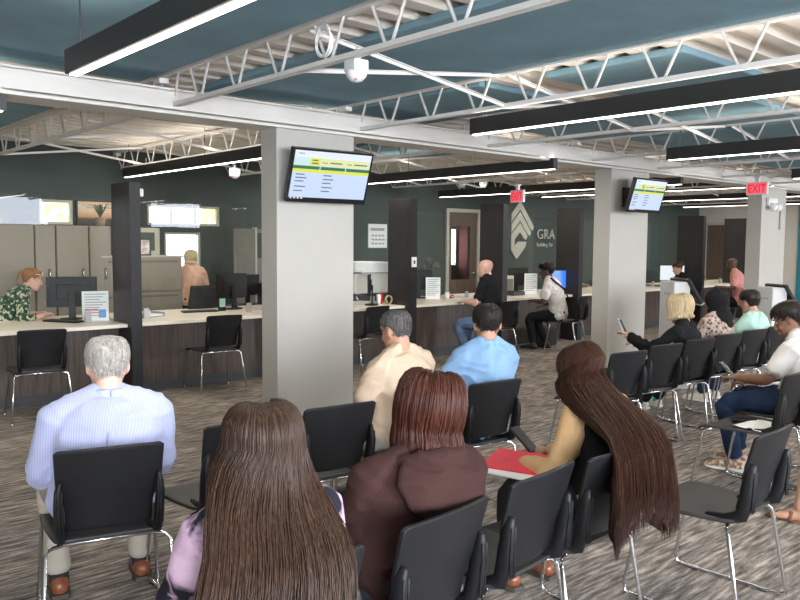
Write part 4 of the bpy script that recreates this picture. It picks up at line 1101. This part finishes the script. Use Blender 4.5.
def four_leg_chair():
    t = thing('side_chair', '-', 'chair')
    chair_shell(t)
    for sx in (-1,1):
        for sy, yb, yt in ((-1,-.25,-.17),(1,.24,.16)):
            MB().tube([(sx*.16,yt,.426),(sx*.205,yt,.420),(sx*.222,yt+sy*.01,.40),(sx*.255,yb,.018)], .0095, 10).loft([(sx*.255,yb,.0),(sx*.255,yb,.018)], [.014,.012], n=10, cap=.02).build('leg', chrome, t, smooth=True)
    MB().tube([(-.17,-.17,.426),(.17,-.17,.426)], .009).tube([(-.17,.16,.426),(.17,.16,.426)], .009).build('seat_frame', chrome, t, smooth=True)
    return t
protos = {}
def chair(kind, x, y, rz, label, group):
    if kind not in protos: o = protos[kind] = (sled_chair if kind == 'sled' else four_leg_chair)()
    else: o = copy_tree(protos[kind])
    o.location = (x, y, 0); o.rotation_euler.z = rz; o['label'] = label; o['group'] = group
    return o
G1 = 'black sled-base chairs in the front row'; G2 = 'black sled-base chairs in the second row'; G3 = 'black sled-base chairs in the right-hand row'; G4 = 'black chairs at the service counters'
chair('sled', 1.05,1.80, .0, 'black chair of the woman in the tie-dye top, mostly hidden by her hair', G1)
chair('sled', 1.56,1.83, .10, 'black chair holding the person in the brown hoodie', G1)
chair('sled', 2.09,1.89, .10, 'empty black chair in the front row right of the brown hoodie', G1)
chair('sled', 2.56,1.88, .0, 'black chair under the woman in the tan top with waist-long hair', G1)
chair('sled', 3.34,1.63, .03, 'empty black chair with its whole seat and chrome sled base showing, front right', G1)
chair('sled', 1.19,3.15, -.27, 'black chair of the man in the blue striped dress shirt at left', G2)
chair('sled', 1.74,3.20, -.04, 'empty black chair right of the man in the dress shirt, half hidden by long hair', G2)
chair('sled', 2.28,3.20, -.12, 'empty black chair in front of the near column, left of the cream T-shirt man', G2)
chair('sled', 2.86,3.22, .0, 'black chair of the man in the cream T-shirt', G2)
chair('sled', 3.34,3.15, -.10, 'black chair of the man in the light blue polo shirt', G2)
chair('sled', 5.02,3.33, -.14, 'empty black chair at the near end of the right-hand row', G3)
chair('sled', 5.62,3.37, -.14, 'second black chair in the right-hand row, beside the blonde person', G3)
chair('sled', 6.16,3.37, -.14, 'third black chair in the right-hand row, behind the blonde person', G3)
chair('sled', 6.71,3.39, -.14, 'fourth black chair in the right-hand row, of the person in the black headscarf', G3)
chair('sled', 7.25,3.40, -.12, 'fifth black chair in the right-hand row, right of the headscarf', G3)
chair('sled', 7.80,3.41, -.1, 'farthest black chair in the right-hand row, of the person in mint', G3)
chair('sled', 5.00,2.17, .0, 'black chair with a phone and papers on its seat', 'black sled-base chairs at the right edge')
chair('sled', 5.56,2.20, .0, 'black chair of the young man in jeans', 'black sled-base chairs at the right edge')
chair('sled', 4.87,1.25, .0, 'black chair outside the right edge, under the person in sandals', 'black sled-base chairs at the right edge')
chair('leg', 2.20,7.32, -.15, 'empty black four-leg chair at the counter by the left edge', G4)
chair('leg', 4.08,7.55, -.10, 'empty black four-leg chair at the counter left of the near column', G4)
chair('leg', 6.05,7.45, .1, 'empty black four-leg chair at the counter just right of the near column', G4)
chair('leg', 8.05,7.05, .05, 'black four-leg chair under the bald man in black', G4)
chair('leg', 9.66,7.02, .30, 'black four-leg chair of the person in the white shirt', G4)
chair('leg', 14.4,6.55, 0, 'black four-leg chair of the man in the pink shirt', G4)
# things left on the seat
t = thing('mobile_phone', 'black phone lying on the seat of the paper-covered chair', 'phone', (5.06,2.24,.447), .5); MB().box(-.038,.038,-.078,.078,0,.010).build('body', black_gloss, t, bevel=.004); MB().box(-.034,.034,-.072,.072,.010,.0106).build('screen', black_gloss, t)
t = thing('paper_napkin', 'crumpled white papers on the chair seat beside the black phone', 'papers', (4.96,2.10,.447), -.2)
cr = MB().sheet(16,12, lambda u,v: ((u-.5)*.26, (v-.5)*.20, .004+.022*max(0,noise.noise(V((u*4,v*4,2)))+.3*u)), .003, (0,0,1)); cr.build('sheet', paper, t, smooth=True)
# ---------------------------------------------------------------- people
mat('skin_light', (.62,.36,.26), .55, var=.06, scale=12, bump=.05, bscale=200)
mat('skin_tan', (.46,.25,.16), .55, var=.06, scale=12, bump=.05, bscale=200)
mat('skin_brown', (.26,.13,.08), .55, var=.06, scale=12)
mat('skin_dark', (.10,.052,.036), .5, var=.06, scale=12)
mat('skin_pink', (.68,.40,.31), .5, var=.08, scale=12)
mat('eye_white', (.8,.78,.75), .3); mat('eye_dark', (.03,.02,.015), .2); mat('lips', (.42,.17,.14), .5)
def hairm(n, a, b_, rough=.45):
    m = ramp_mat(n, 'noise', 26., [(.32,a),(.68,b_)], rough=rough, stretch=(5,5,.35), detail=3); m.node_tree.nodes['Principled BSDF'].inputs['Specular IOR Level'].default_value = .22; return m
hairm('hair_dark', (.010,.008,.007), (.030,.022,.018)); hairm('hair_brown', (.017,.0085,.0052), (.056,.028,.016)); hairm('hair_chestnut', (.015,.0055,.0035), (.055,.020,.010))
hairm('hair_auburn', (.026,.0075,.005), (.085,.026,.0145)); hairm('hair_grey', (.22,.20,.18), (.50,.46,.41), .6); hairm('hair_salt', (.030,.028,.027), (.16,.15,.14), .6); hairm('hair_blonde', (.48,.36,.20), (.78,.64,.42), .55)
hairm('hair_ginger', (.18,.07,.03), (.38,.18,.08))
mat('shirt_stripe', (.53,.56,.76), .8, var=.05, scale=10, bump=.15, bscale=240, sheen=.2)
def stripes(m):
    nt = m.node_tree; N = nt.nodes; L = nt.links; b = N['Principled BSDF']; tc = N.new('ShaderNodeTexCoord')
    w = N.new('ShaderNodeTexWave'); w.inputs['Scale'].default_value = 55.; w.bands_direction = 'X'; L.new(tc.outputs['Object'], w.inputs['Vector'])
    c = N.new('ShaderNodeValToRGB'); c.color_ramp.elements[0].color = (.29,.33,.57,1); c.color_ramp.elements[1].color = (.48,.48,.62,1); c.color_ramp.elements[0].position = .25; c.color_ramp.elements[1].position = .7
    L.new(w.outputs['Fac'], c.inputs['Fac']); L.new(c.outputs['Color'], b.inputs['Base Color'])
stripes(MATS['shirt_stripe'])
mat('collar_blue', (.42,.45,.63), .8); mat('khaki', (.46,.41,.34), .85, bump=.15, bscale=200); mat('jeans', (.020,.034,.075), .85, var=.35, scale=9, bump=.2, bscale=260); mat('jeans_light', (.10,.15,.24), .85, var=.3, scale=8, bump=.2, bscale=260)
mat('black_trousers', (.015,.015,.018), .85); mat('dark_trousers', (.03,.03,.035), .85)
mat('brown_leather', (.20,.065,.03), .35, var=.2); mat('sole_brown_leather', (.06,.05,.04), .7); mat('sock_dark', (.02,.022,.03), .9); mat('sock_teal', (.03,.42,.36), .9)
ramp_mat('tie_dye', 'noise', 7.5, [(.44,(.018,.016,.024)),(.52,(.50,.33,.45)),(.75,(.66,.50,.60))], rough=.9, detail=5, distort=.6)
mat('hoodie', (.042,.020,.0175), .95, var=.12, scale=9, bump=.3, bscale=220); mat('cream_tee', (.58,.44,.32), .9, var=.04, bump=.1, bscale=240); mat('blue_polo', (.22,.36,.55), .9, var=.04, bump=.12, bscale=300); mat('collar_polo', (.24,.38,.57), .9)
mat('tan_knit', (.58,.37,.19), .95, var=.08, bump=.25, bscale=180); mat('black_cloth2', (.014,.014,.016), .9, bump=.1, bscale=200); mat('white_tee', (.70,.66,.63), .9, var=.03, bump=.1, bscale=240)
ramp_mat('floral', 'cells', 42., [(.28,(.035,.06,.04)),(.45,(.05,.10,.055)),(.55,(.45,.45,.33)),(.8,(.08,.14,.09))], rough=.85, interp='CONSTANT')
ramp_mat('leopard', 'voronoi', 34., [(.18,(.03,.022,.02)),(.42,(.30,.22,.18)),(.7,(.50,.40,.34))], rough=.9)
mat('salmon', (.60,.36,.26), .9); mat('mint', (.40,.60,.52), .9); mat('pink_shirt', (.66,.30,.27), .9); mat('navy', (.02,.04,.12), .9); mat('tan_shirt', (.45,.32,.20), .9)
mat('white_trainer', (.66,.62,.52), .6); mat('sole_white_trainer', (.70,.68,.62), .6); ramp_mat('patterned_trainer', 'noise', 30, [(.42,(.62,.55,.45)),(.55,(.30,.14,.07))], rough=.6); mat('sole_patterned_trainer', (.70,.68,.62), .6)
mat('black_shoe', (.02,.02,.02), .5); mat('sandal', (.16,.06,.035), .6)

for n_ in ('khaki','jeans','jeans_light','black_trousers','dark_trousers','tie_dye','hoodie','cream_tee','blue_polo','collar_polo','tan_knit','black_cloth2','white_tee','floral','leopard','salmon','mint','pink_shirt','navy','tan_shirt','shirt_stripe','collar_blue'):
    MATS[n_].node_tree.nodes['Principled BSDF'].inputs['Specular IOR Level'].default_value = .12
# 1 man in the dress shirt
I = person('man with grey hair in a blue striped dress shirt and brown shoes', (1.235,3.20,1.205), -.26, seat_at=(1.20,3.18), size=1.0, lean=2, hunch=20, head=(0,4,0), bw=1.20, ddepth=1.2,
    hands=((-.13,.30,.62),(.13,.30,.62)), feet=((-.16,.36,.09),(.20,.40,.09)), top='shirt_stripe', bottom='khaki', shoes='brown_leather', socks='sock_dark', skin='skin_pink', collar='collar_blue', voxel=.007, folds=.007,
    hair=dict(mat='hair_grey', style='short', thick=.007, tufts=1500, bald=.0, zfront=.075, tl=.014))
t = MB(); s = I['s']
# box pleat below the yoke
pt = I['c'].lerp(I['n'],.35); t.loft([pt+V((0,-.122*s,0)), I['c'].lerp(I['w'],.1)+V((0,-.142*s,0)), I['w']+V((0,-.138*s,0))], [(.016,.004),(.018,.005),(.010,.003)], ref=(1,0,0), n=8)
t.build('box_pleat', MATS['shirt_stripe'], I['root'], smooth=True)
# 2 woman with long brown hair, tie-dye
I = person('woman with very long brown hair in a black and pink tie-dye top', (1.075,1.74,1.18), -.10, seat_at=(1.09,1.80), size=0.93, lean=3, hunch=10, head=(0,2,0), bw=1.05, hands=((-.14,.28,.60),(.14,.28,.60)), top='tie_dye', sleeves='elbow', bottom='dark_trousers', shoes='black_shoe', voxel=.007,
    hair=dict(mat='hair_brown', style='long', length=.66, thick=.024, tufts=120, spread=1.05, strands=3200, wave=.4, back=.20, side_drift=-.17, azr=(66,294), sr=.0017))
# 3 hoodie
I = person('person with a reddish brown bob in a dark brown hooded sweatshirt', (1.735,1.79,1.185), -.28, seat_at=(1.63,1.90), size=0.95, lean=2, hunch=12, head=(25,6,8), bw=1.12, hands=((-.12,.28,.60),(.12,.28,.60)), top='hoodie', bottom='dark_trousers', shoes='black_shoe', voxel=.007, folds=.009,
    hair=dict(mat='hair_auburn', style='bob', length=.10, thick=.034, tufts=60, spread=.03, strands=1900, wave=.3, sr=.0017, azr=(55,305)))
s = I['s']; n = I['n']; hd = MB(); rg = []
for j in range(21):
    a = 2*PI*j/20; rg.append(n + V((math.sin(a)*.115*s, -math.cos(a)*.105*s-.012, (.005-.040*math.cos(a)*-1*.0+.012*math.cos(a))*s - .02)))
hd.loft(rg, [((.030+.018*math.cos(2*PI*j/20))*s+.006, (.028+.012*math.cos(2*PI*j/20))*s) for j in range(21)], ref=(0,0,1), n=10)
hd.loft([n+V((0,-.085*s,.005)), n+V((0,-.135*s,-.05*s)), n+V((0,-.160*s,-.12*s)), n+V((0,-.155*s,-.17*s))], [(.13*s,.035*s),(.165*s,.045*s),(.14*s,.040*s),(.06*s,.022*s)], ref=(1,0,0), n=20)
hood = remesh(hd, 'hood', MATS['hoodie'], I['root'], voxel=.006, smooth=6, folds=.008, ffreq=9, seed=2)
MB().loft([n+V((math.sin(a)*.072*s, -math.cos(a)*.070*s, .028*s)) for a in [2*PI*i/20 for i in range(21)]], [(.018*s,.012*s)]*21, ref=(0,0,1), n=8, cap=.01).build('mask_and_collar', ramp_mat('blue_white_cloth', 'noise', 30, [(.45,(.75,.8,.82)),(.6,(.25,.5,.65))], rough=.8), I['root'], smooth=True)
# 4 young woman leaning forward over her phone
I = person('woman in a tan top with waist-long chestnut hair, head bowed over her phone', (2.93,2.03,1.145), -.05, seat_at=(2.60,1.86), size=0.93, lean=14, hunch=26, head=(6,32,0), bw=.95, hands=((-.16,.30,.62),(.04,.33,.64)), feet=((-.12,.42,.085),(.10,.40,.085)), top='tan_knit', folds=.004, bottom='dark_trousers', shoes='brown_leather', skin='skin_tan', voxel=.006, pelvis_dy=0,
    hair=dict(mat='hair_chestnut', style='long', length=.48, thick=.022, tufts=100, spread=.80, strands=2600, wave=.3, side_drift=-.44, azr=(50,310), hang=.06, back=.27, sr=.0017))
g4 = I; s = I['s']
v = MB(); n = I['n']; c = I['c']; w = I['w']
sec = I['sects'][1:9]
v.loft([a[0] for a in sec], [((a[1]+.022)*s, (a[2]+.046)*s) for a in sec], ref=(1,0,0), n=24, cap=.3)
remesh(v, 'waistcoat', MATS['black_cloth2'], I['root'], voxel=.007, smooth=6, folds=.008, seed=5)
cl = MB().loft([n+V((math.sin(a)*.085*s, -math.cos(a)*.08*s+.01, .012+.02*math.cos(a))) for a in [2*PI*i/20 for i in range(21)]], [(.035*s,.016*s)]*21, ref=(0,0,1), n=8, cap=.01).build('waistcoat_collar', MATS['black_cloth2'], I['root'], smooth=True)
def held(I, k, name, label, cat, mtl, dims, tilt=(.9,0,0), off=(0,.05,.0), case=None):
    p = I['root'].matrix_basis if False else None
    d = (I['wr'][k]-I['el'][k]).normalized(); q = I['wr'][k] + d*.085*I['s'] + V(off)
    wpos = I['base'] + I['rot'] @ q
    t = thing(name, label, cat, wpos); t.rotation_euler = (tilt[0], tilt[1], I['root'].rotation_euler.z + tilt[2])
    w_, h_, t_ = dims
    MB().box(-w_/2,w_/2,-h_/2,h_/2,-t_/2,t_/2).build('body', mtl, t, bevel=.003); MB().box(-w_/2+.004,w_/2-.004,-h_/2+.006,h_/2-.006,t_/2,t_/2+.0008).build('screen', case or black_gloss, t)
    return t
held(I, 1, 'mobile_phone', 'dark phone held by the woman in the tan top', 'phone', black_gloss, (.074,.15,.009), off=(-.03,.02,.045), tilt=(.7,0,.2))
# papers and a red folder on her lap
lapz = .655
t = thing('document_folder', 'bright red and white papers on the lap of the woman in the tan top', 'folder', (I['base'].x-.17, I['base'].y+.31, .635), .2)
MB().obox(Matrix.Rotation(-.10,4,'Y')@Matrix.Rotation(.1,4,'Z'), .24,.30,.006).build('red_folder', mat('red_folder', (.72,.03,.05), .6), t); MB().obox(Matrix.Translation((-.03,-.03,-.008))@Matrix.Rotation(-.10,4,'Y'), .28,.32,.005).build('white_sheets', paper, t)
# 5 cream T-shirt
I = person('man with short greying hair in a cream T-shirt, looking to the left', (2.93,3.30,1.215), .10, seat_at=(2.87,3.22), size=0.98, lean=8, hunch=20, head=(4,14,0), bw=1.14, hands=((-.16,.30,.60),(.14,.30,.60)), top='cream_tee', sleeves='short', bottom='khaki', shoes='black_shoe', skin='skin_tan', voxel=.007,
    hair=dict(mat='hair_salt', style='short', thick=.005, tufts=1300, zfront=.066, tl=.009))
# 6 polo
I = person('man with short dark hair in a light blue polo shirt, seen from behind', (3.48,3.10,1.24), -.25, seat_at=(3.38,3.15), size=0.98, lean=2, hunch=14, head=(24,6,0), bw=1.02, hands=((-.26,.22,.64),(.14,.30,.60)), top='blue_polo', sleeves='short', bottom='jeans', shoes='black_shoe', skin='skin_tan', collar='collar_polo', voxel=.007,
    hair=dict(mat='hair_dark', style='short', thick=.009, tufts=1200, zfront=.064, tl=.012))
MB().tube([I['sh'][0].lerp(I['el'][0],.9)*.0+I['wr'][0]+V((math.cos(a)*.034,math.sin(a)*.012,math.sin(a)*.034)) for a in [2*PI*i/16 for i in range(17)]], .006, 6).build('wrist_watch', black_rubber, I['root'], smooth=True)
# 7 floral blouse
I = person('woman in a green floral blouse with a ginger ponytail at the left counter', (2.60,8.78,1.335), -PI/2-.15, seat=.50, lean=24, hunch=16, head=(0,14,0), bw=1.12, hands=((-.14,.42,.80),(.14,.44,.80)), top='floral', sleeves='elbow', bottom='dark_trousers', shoes='black_shoe', skin='skin_pink', voxel=.007,
    hair=dict(mat='hair_ginger', style='pony', length=.16, thick=.010, tufts=300))
gl = MB(); hp = I['hp']; s = I['s']
for sg in (-1,1):
    gl.loft([hp(sg*.036+.030*math.cos(a)*1., .085-.0, .078+.022*math.sin(a)) for a in [2*PI*i/16 for i in range(17)]], [.0045*s]*17, n=6, cap=.01)
    gl.tube([hp(sg*.066,.085,.078), hp(sg*.082,.03,.07), hp(sg*.080,-.02,.05)], .004*s, 6)
gl.tube([hp(-.008,.088,.08), hp(.008,.088,.08)], .004*s, 6)
gl.build('sunglasses', cream_plastic, I['root'], smooth=True)
# 8 salmon
I = person('blonde person in a salmon top, back turned, near the bright window', (4.86,9.62,1.478), -.5, pose='stand', lean=4, hunch=12, head=(0,8,0), bw=1.0, hands=((-.20,.26,.78),(.20,.24,.78)), top='salmon', sleeves='long', bottom='dark_trousers', shoes='black_shoe', detail=False, fingers=True,
    hair=dict(mat='hair_blonde', style='bob', length=.04, thick=.018, tufts=100, strands=300, spread=.1))
# 9 bald
I = person('bald man in a black polo shirt and blue jeans seated at the counter', (8.02,7.19,1.395), .32, seat_at=(8.02,7.06), size=1.0, lean=4, hunch=14, head=(-20,4,0), bw=1.16, hands=((-.10,.36,.785),(.04,.36,.79)), feet=((-.15,.30,.085),(.05,.22,.085)), top='black_cloth2', sleeves='short', bottom='jeans_light', shoes='black_shoe', skin='skin_pink', collar='black_cloth2', voxel=.007,
    hair=dict(mat='skin_pink', style='short', thick=.002, tufts=0))
MB().loft([I['n']+V((.05,-.055,-.015)), I['n']+V((.10,-.05,-.045)), I['n']+V((.135,-.04,-.06))], [(.010,.004)]*3, ref=(0,1,0), n=8).build('white_shoulder_stripe', white_plastic, I['root'], smooth=True)
# 10 white shirt with strap
I = person('person with short black curly hair in a white T-shirt with a dark strap', (9.42,7.22,1.325), .25, seat_at=(9.68,7.12), size=0.96, lean=4, hunch=16, head=(-15,8,0), bw=.98, hands=((-.16,.34,.74),(.10,.30,.66)), feet=((-.16,.34,.085),(.06,.22,.085)), top='white_tee', sleeves='short', bottom='black_trousers', shoes='black_shoe', skin='skin_dark', voxel=.007,
    hair=dict(mat='hair_dark', style='short', thick=.036, tufts=900, tl=.008))
s = I['s']; c = I['c']; n = I['n']; w = I['w']
MB().loft([I['sh'][0]+V((.07,.05,.085*s)), I['sh'][0]+V((.065,-.02,.095*s)), I['sh'][0].lerp(n,.35)+V((.03,-.105*s,.01)), c.lerp(n,.3)+V((.0,-.158*s,0)), c+V((.06,-.160*s,-.02)), w.lerp(c,.4)+V((.12,-.150*s,0)), w+V((.185*s,-.06,-.02))], [(.020,.006)]*7, ref=(1,0,.7), n=8).build('shoulder_strap', MATS['black_cloth2'], I['root'], smooth=True)
# 11 blonde in black
I = person('person with short blonde hair in a black jacket holding up a phone', (6.19,3.33,1.18), .28, seat_at=(6.12,3.36), size=0.98, lean=6, hunch=18, head=(22,12,0), bw=1.22, hands=((-.06,.42,.80),(.10,.36,.72)), feet=((-.12,.36,.085),(.14,.40,.085)), top='black_cloth2', bottom='black_trousers', shoes='black_shoe', skin='skin_light', voxel=.007,
    hair=dict(mat='hair_blonde', style='bob', length=.035, thick=.024, tufts=300, strands=500, spread=.10))
held(I, 0, 'mobile_phone', 'phone held up by the blonde person in black', 'phone', silver, (.072,.15,.009), tilt=(1.1,0,0), off=(0,.01,.05))
# 12 headscarf
I = person('person in a black headscarf and leopard print top with teal socks', (6.90,3.36,1.19), -.05, seat_at=(6.76,3.40), size=0.95, lean=4, hunch=14, head=(0,8,0), bw=1.08, hands=((-.12,.30,.60),(.12,.30,.60)), feet=((-.08,.64,.085),(.12,.62,.085)), top='leopard', bottom='black_trousers', shoes='white_trainer', socks='sock_teal', skin='skin_brown', hair=None)
s = I['s']; n = I['n']; hc = I['hc']; sc = MB()
sc.ell(hc+V((0,-.012*s,.012*s)), .092*s, .118*s, .128*s, nu=20, nv=12)
sc.loft([hc+V((0,-.02*s,-.05*s)), n+V((0,-.01,.03)), n+V((0,-.03,-.05*s)), n+V((0,-.06*s,-.13*s))], [(.092*s,.105*s),(.095*s,.10*s),(.145*s,.11*s),(.12*s,.075*s)], n=20)
remesh(sc, 'headscarf', MATS['black_cloth2'], I['root'], voxel=.007, smooth=6, folds=.010, ffreq=8, seed=4)
# 13 mint
I = person('person with short dark hair in a mint green top', (7.60,3.36,1.165), .0, seat_at=(7.68,3.42), size=0.93, lean=6, hunch=18, head=(24,10,0), bw=1.0, hands=((-.14,.32,.72),(.12,.30,.60)), top='mint', sleeves='short', bottom='jeans', shoes='white_trainer', skin='skin_tan',
    hair=dict(mat='hair_dark', style='short', thick=.018, tufts=500, tl=.018))
# 14 young man
I = person('young man in a white T-shirt and rolled blue jeans looking down at his phone', (5.58,2.19,1.215), .10, seat_at=(5.56,2.20), size=0.97, lean=2, hunch=22, head=(-6,26,0), bw=1.06, hands=((-.10,.36,.66),(.06,.34,.62)), feet=((-.16,.34,.09),(.08,.40,.09)), top='white_tee', sleeves='short', bottom='jeans', shoes='patterned_trainer', skin='skin_brown', voxel=.006,
    hair=dict(mat='hair_dark', style='short', thick=.018, tufts=800, zfront=.058, tl=.020))
held(I, 0, 'mobile_phone', 'phone held by the young man in jeans', 'phone', black_gloss, (.074,.15,.009), tilt=(.8,0,0), off=(.03,.02,.045))
# 15 pink
I = person('bald man in a pink shirt seated at the far counter beside the third column', (14.55,6.8,1.35), .35, seat_at=(14.4,6.55), size=1.0, lean=8, hunch=18, head=(-10,10,0), bw=1.2, hands=((-.16,.36,.80),(.10,.36,.80)), top='pink_shirt', sleeves='short', bottom='black_trousers', shoes='black_shoe', skin='skin_dark', hair=dict(mat='skin_dark', style='short', thick=.002, tufts=0), voxel=.009)
# 16 bun
I = person('woman in black with a brown bun working behind the far counter', (14.42,7.83,1.245), 1.0, seat=.45, lean=10, hunch=18, head=(0,16,0), bw=.95, hands=((-.14,.36,.78),(.12,.36,.78)), top='black_cloth2', bottom='black_trousers', shoes='black_shoe', skin='skin_tan', voxel=.009, hair=dict(mat='hair_brown', style='bun', thick=.014, tufts=200))
monitor((14.66,8.08,.762), -.8, 'bright white computer screen behind the woman with the bun', .50,.32, mat('screen_bright', (.1,.1,.1), .3, emit=((.85,.93,1.),.9)), .10)
office_chair((14.50,7.72,0), 1.0, 'black office chair of the woman with the bun')
# 18 worker in blue, standing far behind
I = person('worker in a dark blue top standing behind the far counter', (17.35,8.95,1.60), PI-.3, pose='stand', head=(0,6,0), hands=((-.2,.2,.85),(.2,.2,.85)), top='navy', sleeves='short', bottom='dark_trousers', shoes='black_shoe', skin='skin_brown', hair=dict(mat='hair_dark', style='short', tufts=100), voxel=.010)
# 19 tan shirted worker behind the second column
I = person('worker in a tan shirt behind the counter, half hidden by the second column', (12.45,8.95,1.30), -2.7, seat=.5, lean=6, hunch=14, head=(0,10,0), hands=((-.2,.36,.80),(.16,.34,.80)), top='tan_shirt', sleeves='long', bottom='dark_trousers', shoes='black_shoe', skin='skin_brown', hair=dict(mat='hair_dark', style='short', tufts=200), voxel=.010)
office_chair((12.47,9.0,0), -2.7, 'black office chair of the worker in tan')
# 20 bare-legged person cut by the right edge
I = person('person in brown sandals at the right edge, only a bare leg showing', (4.87,1.30,1.22), .05, seat_at=(4.87,1.26), size=0.96, lean=3, hunch=14, bw=1.0, hands=((-.12,.30,.60),(.12,.30,.60)), feet=((-.19,.47,.085),(.12,.36,.085)), top='white_tee', sleeves='short', skin='skin_tan', hair=dict(mat='hair_dark', style='short', tufts=300))
s = I['s']; sh_ = MB()
sh_.loft([I['P']-V((0,0,.055*s)), I['P'], I['P'].lerp(I['w'],.3)], [(.160*s,.118*s),(.184*s,.132*s),(.170*s,.128*s)], n=20)
for k in (0,1):
    a, e = I['root'], I['kn'][k]; h_ = I['P'] + V(((-1,1)[k]*.088*s,.01*s,-.005*s)); sh_.loft([h_, h_.lerp(e,.4), h_.lerp(e,.75)], [.106*s,.102*s,.092*s], n=16)
    f0 = I['an'][k]; so = MB().loft([f0+V((0,-.05*s,-.078*s)), f0+V((0,.06*s,-.078*s)), f0+V((0,.19*s,-.078*s))], [(.036,.006),(.044,.006),(.038,.006)], ref=(1,0,0), n=12)
    for y in (.04,.12): so.loft([f0+V((-.048*s,y*s,-.075*s)), f0+V((-.03*s,y*s,-.045*s+(.02 if y<.1 else -.0)*s)), f0+V((.03*s,y*s,-.045*s+(.02 if y<.1 else -.0)*s)), f0+V((.048*s,y*s,-.075*s))], [(.012,.003)]*4, ref=(0,1,0), n=8)
    so.build('sandal', MATS['sandal'], I['root'], smooth=True)
remesh(sh_, 'shorts', MATS['dark_trousers'], I['root'], voxel=.008, smooth=4, folds=.005)

# ---------------------------------------------------------------- light, sky, camera
w = bpy.data.worlds.new('World'); S.world = w; w.use_nodes = True
w.node_tree.nodes['Background'].inputs[0].default_value = (.75,.85,1,1); w.node_tree.nodes['Background'].inputs[1].default_value = .6
def area(name, loc, rot, sx, sy, power, col):
    l = bpy.data.lights.new(name, 'AREA'); l.shape = 'RECTANGLE'; l.size = sx; l.size_y = sy; l.energy = power; l.color = col
    o = bpy.data.objects.new(name, l); COL.objects.link(o); o.location = loc; o.rotation_euler = rot; return o
# the linear lights' tubes, just under their diffusers; added uplights above brighten the ceiling
for x, ya, yb in ((1.385,-1.6,3.96),(4.32,-1.6,4.02),(6.93,-1.2,3.9),(9.85,-1.2,3.9),(12.75,-1.2,3.9),(1.42,5.33,10.1),(4.08,5.6,9.85),(6.90,5.2,9.9),(9.8,5.3,9.9),(12.7,5.3,9.9),(15.6,5.3,9.9),(18.4,5.3,9.9)):
    area('tube_uplight', (x,(ya+yb)/2,2.524 + (.13 if x > 12 and ya > 5 else 0.)), (PI,0,0), .05, yb-ya-.05, LAMP_W*.14, (1,.92,.80))
    area('tube_light', (x,(ya+yb)/2,2.395 + (.13 if x > 12 and ya > 5 else 0.)), (0,0,0), .05, yb-ya-.05, LAMP_W, (1,.93,.82))
# added daylight lamps at the unseen windows put in to light the room
for h in front_holes[:2]+front_holes[4:]:
    area('window_daylight', ((h[0]+h[1])/2, -3.98, (h[2]+h[3])/2), (R(90),0,0), h[1]-h[0], h[3]-h[2], (85 if h[2] < 1.5 else 1)*(h[1]-h[0])*(h[3]-h[2]), (.90,.95,1))
cam = bpy.data.cameras.new('camera'); co_ = bpy.data.objects.new('camera', cam); COL.objects.link(co_)
f_px, yaw_, pit, rol = 777.2255, R(48.13081022), R(4.24523506), R(-.43949217)
fw = V((math.cos(yaw_)*math.cos(pit), math.sin(yaw_)*math.cos(pit), -math.sin(pit)))
r_ = fw.cross(V((0,0,1))).normalized(); d_ = -(r_.cross(fw))
r2 = r_*math.cos(rol) + d_*math.sin(rol); d2 = -r_*math.sin(rol) + d_*math.cos(rol)
Mc = Matrix((r2, -d2, -fw)).transposed().to_4x4(); Mc.translation = V((0,0,1.6)); co_.matrix_world = Mc
cam.sensor_width = 36; cam.lens = f_px/800*36; cam.clip_start = .05; S.camera = co_
vs_ = S.view_settings; S.display_settings.display_device = 'sRGB'; vs_.view_transform = 'Standard'; vs_.look = 'None'; vs_.gamma = 1; vs_.exposure = 0.0; vs_.use_curve_mapping = False
S.cycles.max_bounces = 8; S.cycles.transparent_max_bounces = 16; S.cycles.caustics_reflective = False; S.cycles.caustics_refractive = False; S.cycles.sample_clamp_indirect = 6
S.cycles.use_denoising = True
